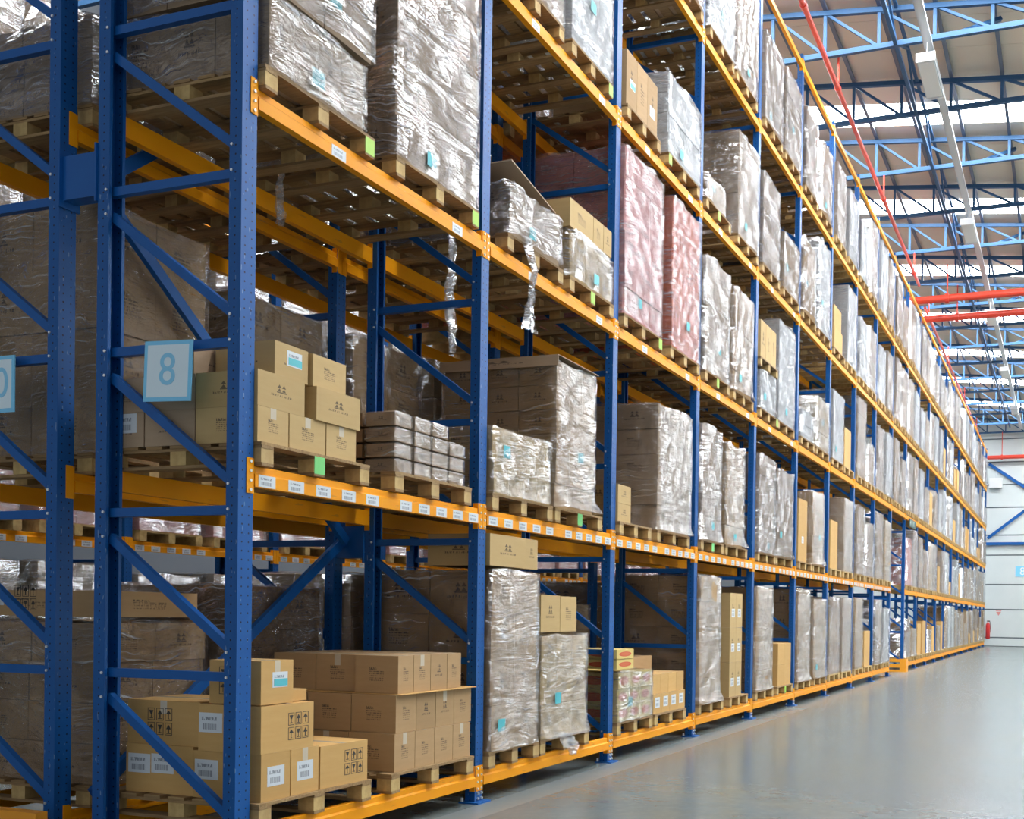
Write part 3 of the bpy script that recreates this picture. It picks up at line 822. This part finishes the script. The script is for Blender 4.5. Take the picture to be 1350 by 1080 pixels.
# ---- first bay, floor tier: neat stack
P(0, 0, 1, 1.43, 2.53)
g = 'neat stack of printed cartons, first bay floor tier'
zz = PT[0]
for k in range(3):
    ys = [1.49, 1.75, 2.01, 2.27, 2.53] if k < 2 else [1.56, 1.76, 1.985, 2.215, 2.42]
    off = (0, 0.03, 0.05)[k]
    h = 0.262
    for c in range(4):
        y0, y1 = ys[c]+(off if k == 1 else 0), ys[c+1]+(off if k == 1 else 0)
        carton('printed brown carton, %s layer, %s along the aisle face of the neat floor stack' % (('bottom', 'middle', 'top')[k], ORD[c]), -0.36, 0.015-0.012*k, y0+0.003, y1-0.003, zz, zz+h, 'cardboard', g, 0, ('tape_x',) if (k+c) % 3 == 0 else ())
    for c in range(2):
        carton('printed brown carton, %s layer, %s behind the corner of the neat floor stack' % (('bottom', 'middle', 'top')[k], ORD[c]), -0.36-0.37*(c+1), -0.36-0.37*c-0.006, ys[0]+off+0.004, 1.98, zz, zz+h-0.002, 'cardboard', g, 0, ('tape_y',) if (k+c) % 2 == 0 else ())
        carton('printed brown carton, %s layer, %s in the far back row of the neat floor stack' % (('bottom', 'middle', 'top')[k], ORD[c]), -0.36-0.37*(c+1), -0.36-0.37*c-0.006, 1.99, 2.40, zz, zz+h-0.002, 'cardboard', g)
    zz += h+0.002
    if k == 1:
        thing('cardboard_sheet', 'thin cardboard sheet under the top layer of the neat floor stack', 'cardboard sheet', (-0.52, 2.02, zz), None, MB().box(-0.55, 0.56, -0.48, 0.56, 0, 0.005).mesh('cardboard_sheet', 'cardboard_gold'))
        zz += 0.007
# ---- first bay, second tier: loose cartons
P(0, 1, 0, 0.03, 1.05)
g = 'loose cartons on the near second-tier pallet of the first bay'
z = PT[1]; h = 0.205
for c, (y0, y1) in enumerate(((0.068, 0.335), (0.345, 0.685), (0.695, 1.0))):
    carton('tan carton with up-arrows, bottom layer, %s along the aisle on second-tier loose pile' % ORD[c], -0.42, 0.02, y0, y1, z, z+h, 'cardboard_gold_print', g, 0, ('tape_x',))
carton('long tan carton, middle layer near the blue upright, second-tier loose pile', -0.42, 0.02, 0.066, 0.48, z+h+0.001, z+2*h, 'cardboard_gold_print', g)
carton('long tan carton, middle layer far end, second-tier loose pile', -0.40, 0.035, 0.575, 1.02, z+h+0.001, z+2*h, 'cardboard_gold_print', g)
carton('tan carton with turquoise sticker on top of the second-tier loose pile', -0.42, 0.0, 0.225, 0.535, z+2*h+0.001, z+3*h-0.005, 'cardboard_gold_print', g, 0.02, ('cyan_x',))
carton('small tan carton on top of the second-tier loose pile beside the stickered box', -0.36, 0.01, 0.56, 0.90, z+2*h+0.001, z+3*h-0.01, 'cardboard_gold_print', g, 0.02)
for c, (x0, x1, q0, q1) in enumerate(((-0.80, -0.43, 0, h), (-1.12, -0.81, 0, h), (-0.78, -0.43, h+0.001, 2*h), (-1.1, -0.80, h+0.001, 2*h), (-0.74, -0.44, 2*h+0.001, 3*h-0.02))):
    carton('grey-brown carton %s the back of the second-tier loose pile, behind the numbered sign' % ('nearest lowest at', 'farthest lowest at', 'nearest middle at', 'farthest middle at', 'highest at')[c], x0, x1, 0.07, 0.5, z+q0, z+q1, 'cardboard_grey', g, 0, ('label_y',) if c in (1, 2) else ())
# ---- first bay, second tier: small wrapped bundles
P(0, 1, 1, 1.43, 2.44)
g = 'small film-wrapped bundles on the far second-tier pallet of the first bay'
BF = film_mesh(0.235, 0.205, 0.09, 7, False, loose=0.003, top_fold=0.1, base_drop=0.0); BF.materials.append(MAT['film_thin'])
for k in range(4):
    for c in range(4):
        y0 = 1.445+0.238*c+(0.012 if c > 0 else 0)
        for d in range(4):
            if d > 0 and c > 0: continue
            if k == 3 and c == 3: continue
            x1 = 0.02-d*0.262
            o = carton('small %s bundle, %s layer, %s along and %s deep on second-tier pallet' % ('film-wrapped' if d == 0 else 'brown', ('bottom', 'second', 'third', 'top')[k], ORD[c], ORD[d]), x1-0.24, x1-0.012, y0+0.012, y0+0.216, PT[1]+0.107*k, PT[1]+0.107*k+0.09, 'cardboard_grey' if d == 0 else 'cardboard_dark', g, 0, ('label_y',) if d == 3 and c == 0 and False else (), 'bundle', 'carton_bundle')
            if d == 0: obj('shrink_film', BF, o, (0.0, 0, 0.002))
# ---- first bay, third tier
P(0, 2, 0, 0.03, 1.06)
wrapped('A', 0, 2, 0, 0.03, 1.03, PT[2]+0.42, grid=(3, 4, 1), mat='cardboard_grey', film='film_thin', label='lower tier of grey-brown wrapped cartons beside the near upright, third tier first bay')
wrapped('A', 0, 2, 0, 0.09, 1.085, 6.15, z0=PT[2]+0.46, grid=(3, 2, 4), mat='cardboard_grey', film='film_heavy', label='tall wrapped upper block of cartons overhanging its base, third tier first bay', x_front=0.05, loose=0.02)
P(0, 2, 1, 1.40, 2.50)
t = wrapped('A', 0, 2, 1, 1.40, 2.49, 6.25, grid=(3, 4, 6), mat='cardboard_grey', film='film_heavy', loose=0.016, label='tall wrapped stack with turquoise sticker, third tier far side of first bay')
film_tail(t, [(-0.3, -0.62, 0.02), (-0.32, -0.63, -0.12), (-0.3, -0.64, -0.4)], 0.05, 3)
# ---- second bay
P(1, 0, 0, 2.80, 3.66)
t = wrapped('A', 1, 0, 0, 2.79, 3.64, 1.84, grid=(2, 2, 4), mat='cardboard', film='film_thin', loose=0.02, flare=0.05)
carton('wide brown carton on top of the tall wrapped stack, second bay floor tier', -0.55, 0.02, 2.80, 3.42, 1.875, 2.13, 'cardboard_gold_print', 'cartons on wrapped stack', 0.0)
carton('narrow brown carton on top of the tall wrapped stack, second bay floor tier', -0.5, 0.015, 3.43, 3.66, 1.875, 2.13, 'cardboard_gold_print', 'cartons on wrapped stack', 0.0)
P(1, 0, 1, 3.72, 4.75)
t = wrapped('A', 1, 0, 1, 3.73, 4.70, 1.30, grid=(2, 3, 3), mat='cardboard_gold_print', film='film_thin', loose=0.022, flare=0.09)
film_tail(t, [(0.6, -0.1, 0.03), (0.66, -0.05, -0.05), (0.67, 0, -0.16)], 0.3, 5)
carton('upright golden carton on the half-unwrapped stack, nearer of two, second bay floor tier', -0.36, 0.03, 3.71, 4.10, 1.335, 1.66, 'cardboard_gold_print', 'cartons on half-wrapped stack')
carton('upright golden carton on the half-unwrapped stack, farther of two, second bay floor tier', -0.36, 0.03, 4.11, 4.46, 1.335, 1.655, 'cardboard_gold_print', 'cartons on half-wrapped stack')
P(1, 1, 0, 2.80, 3.88)
wrapped('A', 1, 1, 0, 2.81, 3.84, 2.99, grid=(2, 4, 2), mat='cardboard_gold_print', film='film_thin', loose=0.016)
P(1, 1, 1, 3.96, 5.0)
t = wrapped('A', 1, 1, 1, 3.96, 4.82, 3.76, grid=(3, 3, 6), mat='cardboard', film='film_thin', loose=0.018, flare=0.14)
cap = MB(); cap.box(-0.6, 0.6, -0.47, 0.46, 0, 0.006); cap.box(-0.6, 0.6, -0.475, -0.469, -0.09, 0.005)
obj('cardboard_cap', cap.mesh('cardboard_cap', 'cardboard_grey'), t, (0, 0, 3.76-PT[1]+0.03), (0.0, 0.0, 0.01))
P(1, 2, 0, 3.0, 4.03)
t = wrapped('A', 1, 2, 0, 3.05, 4.0, 5.0, grid=(3, 3, 2), mat='cardboard_grey', film='film_heavy', loose=0.035, flare=0.06)
film_tail(t, [(0.6, -0.25, 0.05), (0.66, -0.2, -0.2), (0.63, -0.22, -0.5), (0.64, -0.24, -0.72)], 0.26, 8)
film_tail(t, [(0.1, -0.60, 0.0), (0.1, -0.61, -0.5), (0.12, -0.60, -0.95)], 0.11, 11)
thing('cardboard_sheet', 'tilted cardboard sheet lying over the slumped wrapped load, third tier second bay', 'cardboard sheet', (-0.5, 3.52, 5.10), None, MB().box(-0.5, 0.5, -0.55, 0.5, 0, 0.012).mesh('cardboard_sheet', 'cardboard_grey'), (-0.06, -0.05, 0.1))
P(1, 2, 1, 4.2, 5.22)
wrapped('A', 1, 2, 1, 4.22, 5.2, PT[2]+0.42, grid=(3, 3, 2), mat='cardboard_gold_print', film='film_heavy', loose=0.018)
for c, (y0, y1) in enumerate(((4.22, 4.75), (4.76, 5.0), (5.01, 5.21))):
    carton('grey-tan carton, %s along the unwrapped top row, third tier second bay' % ORD[c], -0.5, 0.02, y0, y1, PT[2]+0.46, 5.29, 'cardboard_gold_print', 'unwrapped top row')
for s, (y0, y1) in enumerate(((2.95, 3.99), (4.18, 5.12))):
    P(1, 3, s, y0, y1); wrapped('A', 1, 3, s, y0, y1, 8.1, grid=(3, 3, 4), mat='carton_white' if s else 'cardboard_grey')
# ---- third bay
P(2, 0, 0, 5.48, 6.53, w=1.05)
wrapped('A', 2, 0, 0, 5.40, 6.50, 0.90, grid=(2, 3, 3), mat='carton_printed', film='film_heavy', loose=0.02)
for k in range(2):
    for c, (x0, x1) in enumerate(((-0.34, 0.03), (-0.72, -0.35))):
        carton('yellow carton with red oval print, %s layer %s on the wrapped floor load' % (('lower', 'upper')[k], ('by the aisle', 'further back')[c]), x0, x1, 5.48, 5.95, 0.935+0.105*k, 0.93+0.105*k+0.103, 'carton_printed', 'printed cartons')
P(2, 0, 1, 6.58, 7.69, w=1.1)
for k in range(2):
    for c in range(4):
        carton('small golden carton, %s row, %s along the low floor stack, third bay' % (('lower', 'upper')[k], ORD[c]), -0.34, 0.02-0.02*k, 6.60+0.275*c, 6.60+0.275*c+0.27, PT[0]+0.22*k, PT[0]+0.22*k+0.218, 'cardboard_gold', 'low golden floor stack', 0, ('label_x',) if k == 0 else ())
carton('brown carton with turquoise label at the back of the low floor stack, third bay', -0.85, -0.36, 6.60, 7.55, PT[0]+0.001, PT[0]+0.62, 'cardboard', None, 0, ('cyan_x',))
P(2, 1, 0, 5.3, 6.2)
for k in range(2):
    for c, (x0, x1) in enumerate(((-0.42, 0.02), (-0.86, -0.43))):
        carton('tan carton, %s of two, %s on the short second-tier pile, third bay' % (('lower', 'upper')[k], ('by the aisle', 'set back')[c]), x0, x1, 5.475, 5.83, PT[1]+0.19*k, PT[1]+0.19*k+0.188, 'cardboard_gold_print', 'short second-tier pile', 0.0)
P(2, 1, 1, 6.6, 7.72)
t = wrapped('A', 2, 1, 1, 6.62, 7.75, 3.86, grid=(2, 2, 5), mat='cardboard_grey', film='film_thin', loose=0.022, flare=0.06)
P(2, 2, 0, 5.5, 6.66)
wrapped('A', 2, 2, 0, 5.5, 6.64, 6.28, grid=(2, 3, 6), mat='carton_pink', film='film_heavy', loose=0.012)
P(2, 2, 1, 6.95, 8.0)
wrapped('A', 2, 2, 1, 6.98, 7.98, 6.28, grid=(2, 3, 6), mat='carton_red', film='film_heavy', loose=0.012)
P(2, 3, 0, 5.54, 6.5)
for c in range(3):
    carton('tall plain carton, %s along the aisle, fourth tier third bay' % ORD[c], -0.8, 0.02, 5.54+0.305*c, 5.54+0.305*c+0.3, PT[3], 7.27, 'cardboard', 'tall plain cartons', 0, ('cyan_x',) if c == 0 else ('label_x',) if c == 2 else ())
P(2, 3, 1, 6.78, 7.92)
wrapped('A', 2, 3, 1, 6.78, 7.92, 7.60, grid=(2, 4, 4), mat='carton_white', film='film_heavy')
for s, (y0, y1) in enumerate(((5.5, 6.6), (6.85, 7.95))):
    P(2, 4, s, y0, y1); wrapped('A', 2, 4, s, y0, y1, 10.1, grid=(2, 3, 4), mat='carton_white' if s == 0 else 'cardboard_grey')
# ---- fourth bay
P(3, 0, 0, 8.16, 9.2); wrapped('A', 3, 0, 0, 8.17, 9.05, 2.0, grid=(2, 3, 5), mat='cardboard', film='film_thin', loose=0.024, flare=0.10)
P(3, 0, 1, 9.55, 10.45)
for k in range(3):
    for c in range(2):
        carton('tall golden carton, %s layer, %s one of the golden column, fourth bay floor tier' % (('bottom', 'middle', 'top')[k], ('nearer', 'farther')[c]), -0.5, 0.02, 9.58+0.30*c, 9.58+0.30*c+0.295, PT[0]+0.475*k, PT[0]+0.475*k+0.472, 'cardboard_gold_print', 'golden carton column', 0, ('label_x',))
P(3, 1, 0, 8.15, 9.1); wrapped('A', 3, 1, 0, 8.17, 9.0, 3.9, grid=(2, 2, 5), mat='cardboard_grey', film='film_heavy', loose=0.02, flare=0.05)
P(3, 1, 1, 9.25, 10.3); wrapped('A', 3, 1, 1, 9.27, 10.12, 3.82, grid=(2, 2, 5), mat='cardboard', film='film_thin', loose=0.02, flare=0.14)
P(3, 2, 0, 8.25, 9.3); wrapped('A', 3, 2, 0, 8.27, 9.27, 6.02, grid=(2, 2, 5), mat='cardboard_grey', film='film_heavy', loose=0.02)
P(3, 2, 1, 9.52, 10.52); wrapped('A', 3, 2, 1, 9.54, 10.47, 5.97, grid=(2, 2, 5), mat='cardboard', film='film_heavy', loose=0.02, flare=0.05)
P(3, 3, 0, 8.2, 9.25)
wrapped('A', 3, 3, 0, 8.25, 9.0, 7.02, grid=(2, 2, 1), mat='cardboard', film='film_thin', label='low single box with turquoise label on fourth tier, near side of fourth bay')
P(3, 3, 1, 9.6, 10.66); wrapped('A', 3, 3, 1, 9.62, 10.66, 8.12, grid=(2, 2, 5), mat='cardboard_grey', film='film_heavy', loose=0.02)
for s, (y0, y1, q) in enumerate(((8.25, 9.3, 10.1), (9.45, 10.5, 10.25))):
    P(3, 4, s, y0, y1); wrapped('A', 3, 4, s, y0, y1, q, grid=(2, 2, 4), mat='carton_white' if s == 0 else 'cardboard_grey')
# ---- fifth bay
P(4, 0, 0, 10.9, 11.95); wrapped('A', 4, 0, 0, 10.93, 11.85, 1.93, grid=(2, 2, 5), mat='cardboard', film='film_thin', loose=0.024, flare=0.05)
P(4, 0, 1, 12.2, 13.25)
for k in range(2):
    for c in range(2):
        carton('golden carton, %s layer, %s of the short floor stack, fifth bay' % (('lower', 'upper')[k], ('nearer', 'farther')[c]), -0.6, 0.02, 12.3+0.44*c, 12.3+0.44*c+0.435, PT[0]+0.34*k, PT[0]+0.34*k+0.337, 'cardboard_gold', 'short golden floor stack')
P(4, 1, 0, 10.9, 11.95); t = wrapped('A', 4, 1, 0, 10.93, 11.88, 3.9, grid=(2, 2, 5), mat='cardboard_grey', film='film_heavy', loose=0.024, flare=0.05)
P(4, 1, 1, 12.0, 13.1); wrapped('A', 4, 1, 1, 12.06, 13.08, 3.83, grid=(2, 2, 5), mat='cardboard_grey', film='film_heavy', loose=0.024, flare=0.08)
P(4, 2, 0, 10.9, 11.95)
wrapped('A', 4, 2, 0, 10.93, 11.85, 5.15, grid=(2, 2, 1), mat='carton_white', film='film_heavy', label='low whitish wrapped load carrying a second pallet, third tier fifth bay')
pallet('A', 4, 2, 0, 11.4, True, z=5.185, extra='wooden pallet riding on the low whitish load, third tier fifth bay')
for c in range(3):
    carton('brown carton, %s along, on the upper pallet of third tier fifth bay' % ORD[c], -0.7, 0.02, 10.95+0.31*c, 10.95+0.31*c+0.3, 5.322, 5.88, 'cardboard_gold_print', 'cartons on upper pallet')
P(4, 2, 1, 12.0, 13.1); wrapped('A', 4, 2, 1, 12.02, 13.08, 6.15, grid=(2, 2, 5), mat='carton_white', film='film_heavy')
P(4, 3, 0, 10.92, 11.95); wrapped('A', 4, 3, 0, 10.93, 11.92, 8.05, grid=(2, 2, 5), mat='cardboard_grey', film='film_heavy')
P(4, 3, 1, 12.2, 13.3); wrapped('A', 4, 3, 1, 12.22, 13.3, 7.58, grid=(2, 2, 4), mat='cardboard', film='film_heavy')
for s, (y0, y1, q) in enumerate(((10.95, 12.0, 10.12), (12.2, 13.25, 10.15))):
    P(4, 4, s, y0, y1); wrapped('A', 4, 4, s, y0, y1, q, grid=(2, 2, 4), mat='cardboard_grey')
# ---- sixth bay specials
P(5, 1, 0, 13.6, 14.6)
carton('tall plain golden carton standing unwrapped, second tier sixth bay', -0.6, 0.02, 13.6, 14.25, PT[1], 3.52, 'cardboard_gold', None, 0, ('label_x',))
P(5, 1, 1, 14.7, 15.75); wrapped('A', 5, 1, 1, 14.7, 15.6, 3.76, grid=(2, 2, 5), mat='cardboard', film='film_thin', loose=0.024, flare=0.08)
P(5, 2, 0, 13.62, 14.65); wrapped('A', 5, 2, 0, 13.65, 14.55, 5.05, grid=(2, 2, 2), mat='carton_white', film='film_heavy', sticker=False)
P(5, 2, 1, 14.85, 15.95); wrapped('A', 5, 2, 1, 14.9, 15.95, 5.5, grid=(2, 2, 3), mat='cardboard_gold_print', film='film_heavy', loose=0.02)
P(6, 2, 0, 16.3, 17.4)
wrapped('A', 6, 2, 0, 16.35, 17.4, 5.9, grid=(1, 2, 4), mat='carton_white', film='film_heavy')
P(6, 3, 0, 16.3, 17.4)
carton('brown carton, lower of two on fourth tier, seventh bay', -0.6, 0.02, 16.4, 17.2, PT[3], PT[3]+0.42, 'cardboard_gold', 'pair of brown cartons')
carton('brown carton, upper of two on fourth tier, seventh bay', -0.6, 0.0, 16.45, 17.15, PT[3]+0.421, PT[3]+0.85, 'cardboard_gold', 'pair of brown cartons')
# ---- cross passage side load and the rest of the front rack
RR = random.Random(77)
for b in range(NB):
    for l in range(5):
        if b == 9 and l < 2: continue
        if b == 0 and l >= 3: continue
        for s in range(2):
            if ('A', b, l, s) in DONE: continue
            w = RR.uniform(0.84, 1.06)
            y0 = b*BAY + 0.11 + s*1.27 + RR.uniform(0, 0.10)
            hmax = (LV[l+1] - BH - PT[l]) - 0.12
            q = RR.random()
            near = b < 6
            pallet('A', b, l, s, y0+w/2, b < 6, w=1.06)
            hh = hmax*RR.choice((RR.uniform(0.84, 0.97), RR.uniform(0.84, 0.97), RR.uniform(0.62, 0.85)))
            if q < (0.22 if l == 0 else 0.10) and not near and l < 4:
                hh = hmax*RR.uniform(0.25, 0.65)
                carton('large golden carton standing bare on %s, %s side of %s bay' % (TIER[l], 'near' if s == 0 else 'far', ORD[b]), -0.7, 0.02, y0, y0+w*0.8, PT[l], PT[l]+hh, 'cardboard_gold', 'bare golden cartons')
                continue
            if 0.80 <= q < (0.98 if l == 0 else 0.88) and l < 4: hh = hmax*RR.uniform(0.4, 0.6)
            mat = RR.choice(['cardboard', 'cardboard_grey', 'cardboard_grey', 'carton_white', 'carton_white' if l >= 2 else 'cardboard_grey', 'cardboard'])
            if (b, l, s) == (10, 1, 0): mat = 'carton_red'
            if (b, l, s) == (10, 0, 0): mat = 'cardboard_dark'
            nz = max(2, round(hh/0.36))
            wrapped('A', b, l, s, y0, y0+w, PT[l]+hh, grid=(2, 2, nz) if near else (1, 2, nz) if b < 10 else (1, 1, nz), mat=mat,
                    film='film_thin' if (l < 2 and RR.random() < (0.7, 0.35)[l]) else 'film_heavy', near=near, loose=RR.uniform(0.015, 0.030), sticker=b < 6, flare=RR.choice((0, 0.03, 0.06)))
# ---- rear rack loads
for b in range(8):
    for l in range(5):
        if b == 0 and l > 3: continue
        for s in range(2):
            xf = ROWB+0.03
            y0 = b*BAY + 0.14 + s*1.27; w = 1.02
            near = b < 1
            hmax = (LV[l+1] - BH - PT[l]) - 0.12
            hh = hmax*RR.uniform(0.7, 0.95); mat = RR.choice(['cardboard', 'cardboard_dark', 'cardboard'])
            film = 'film_thin'
            if (b, l, s) == (0, 0, 0): y0, w, hh, mat = 0.22, 0.92, 1.40-PT[0], 'cardboard'
            if (b, l, s) == (0, 1, 0): y0, w, hh, mat = 0.22, 0.90, 4.02-PT[1], 'cardboard'
            if (b, l, s) == (0, 2, 0): hh, mat, film = 0.55, 'cardboard_grey', 'film_heavy'
            if (b, l, s) == (0, 0, 1): hh, film = 1.28, 'film_heavy'
            if (b, l) == (0, 1) and s == 1: hh = 1.35
            if (b, l) == (2, 2): mat = 'carton_red'
            pallet('B', b, l, s, y0+w/2, b < 2, w=1.04)
            wrapped('B', b, l, s, y0, y0+w, PT[l]+hh, grid=(2, 2, 4) if near else (1, 2, 4), mat=mat, film=film, near=near, sticker=False)
            if (b, l, s) == (0, 0, 0):
                carton('wide brown carton lying on the wrapped floor load of the rear rack', xf-1.1, xf, y0, y0+0.85, 1.436, 1.60, 'cardboard', None, 0, ('icons_y', 'label_y2'))
# ---- rack across the next aisle
for b in range(10):
    for l in (0, 1, 2, 3) if b < 5 else (0, 1):
        for s in range(2):
            y0 = b*BAY + 0.14 + s*1.27
            pallet('C', b, l, s, y0+0.52, False, w=1.04)
            wrapped('C', b, l, s, y0, y0+1.0, PT[l]+RR.uniform(1.5, 1.66), grid=(1, 2, 4), mat='carton_pink' if l == 1 else 'cardboard_grey', film='film_heavy', near=False, sticker=False)

# ------------------------------------------------------------------ signs and small fittings
def sign(label, txt, x, z, rot=0.0, size=0.26):
    t = thing('aisle_sign', label, 'sign', (x, -0.085, z), None, None, (0, rot, 0))
    obj('sign_board', MB().box(-0.173, 0.173, 0, 0.006, -0.172, 0.172).mesh('sign_board', 'sign_blue'), t)
    obj('sign_panel', MB().box(-0.148, 0.148, -0.002, 0, -0.148, 0.148).mesh('sign_panel', 'sign_pale'), t)
    obj('digit', text_mesh(txt, size, 'sign_digit', 'digit'), t, (0, -0.0035, 0), (math.pi/2, 0, 0))
    for s in (-1, 1): obj('clip', MB().box(s*0.1-0.01, s*0.1+0.01, 0.004, 0.06, 0.13, 0.17).mesh('clip', 'galvanised'), t)
sign('pale blue square sign with the digit 8 on the near frame', '8', -0.485, 2.845, 0.035)
sign('pale blue square sign with a two-digit number at the left edge, rear rack', '10', -1.84, 2.845, 0.0)
# yellow floor-end guard rail at the rear frame foot (bottom left)
t = thing('floor_guard', 'yellow guard rail on the floor at the foot of the rear rack', 'guard rail', (-1.95, -0.28, 0.0))
obj('rail', MB().box(-0.6, 0.76, -0.04, 0.04, 0.235, 0.31).mesh('rail', 'guard_orange'), t)
for xx in (-0.5, 0.6): obj('post', MB().box(xx-0.04, xx+0.04, -0.035, 0.035, 0, 0.235).mesh('post', 'guard_orange'), t)
# orange guard at the cross passage
t = thing('rack_end_guard', 'orange slotted steel guard at the rack foot beside the cross passage', 'guard', (0, 26.75, 0))
obj('face_plate', MB().box(-0.62, 0.12, -0.02, 0.0, 0.28, 0.36).mesh('face_plate', 'guard_orange'), t)
obj('face_plate', MB().box(-0.62, 0.12, -0.02, 0.0, 0.12, 0.22).mesh('face_plate', 'guard_orange'), t)
obj('face_plate', MB().box(-0.62, 0.12, -0.02, 0.0, 0.0, 0.06).mesh('face_plate', 'guard_orange'), t)
for xx in (-0.62, -0.06): obj('post', MB().box(xx, xx+0.16, -0.022, 0.004, 0, 0.37).mesh('post', 'guard_orange'), t)
obj('side_plate', MB().box(0.1, 0.12, 0.0, 0.36, 0, 0.36).mesh('side_plate', 'guard_orange'), t)
# exit sign hung at the cross passage
t = thing('exit_sign', 'small dark green exit sign hung from the beam at the cross passage', 'sign', (0.10, 27.6, 4.20))
obj('sign_board', MB().box(0, 0.03, -0.7, 0.7, -0.11, 0.11).mesh('sign_board', 'exit_dark'), t)
obj('arrow', MB().extrude([(-0.6, 0.0), (-0.45, 0.07), (-0.45, -0.07)], 0, 0.03, 0.034).mesh('arrow', 'exit_pale'), t)
obj('letters', text_mesh('EXIT', 0.2, 'exit_pale', 'letters'), t, (0.032, 0.12, 0.0), (math.pi/2, 0, math.pi/2))
obj('hanger', MB().box(-0.09, 0.02, -0.02, 0.02, 0.09, 0.12).mesh('hanger', 'exit_dark'), t)
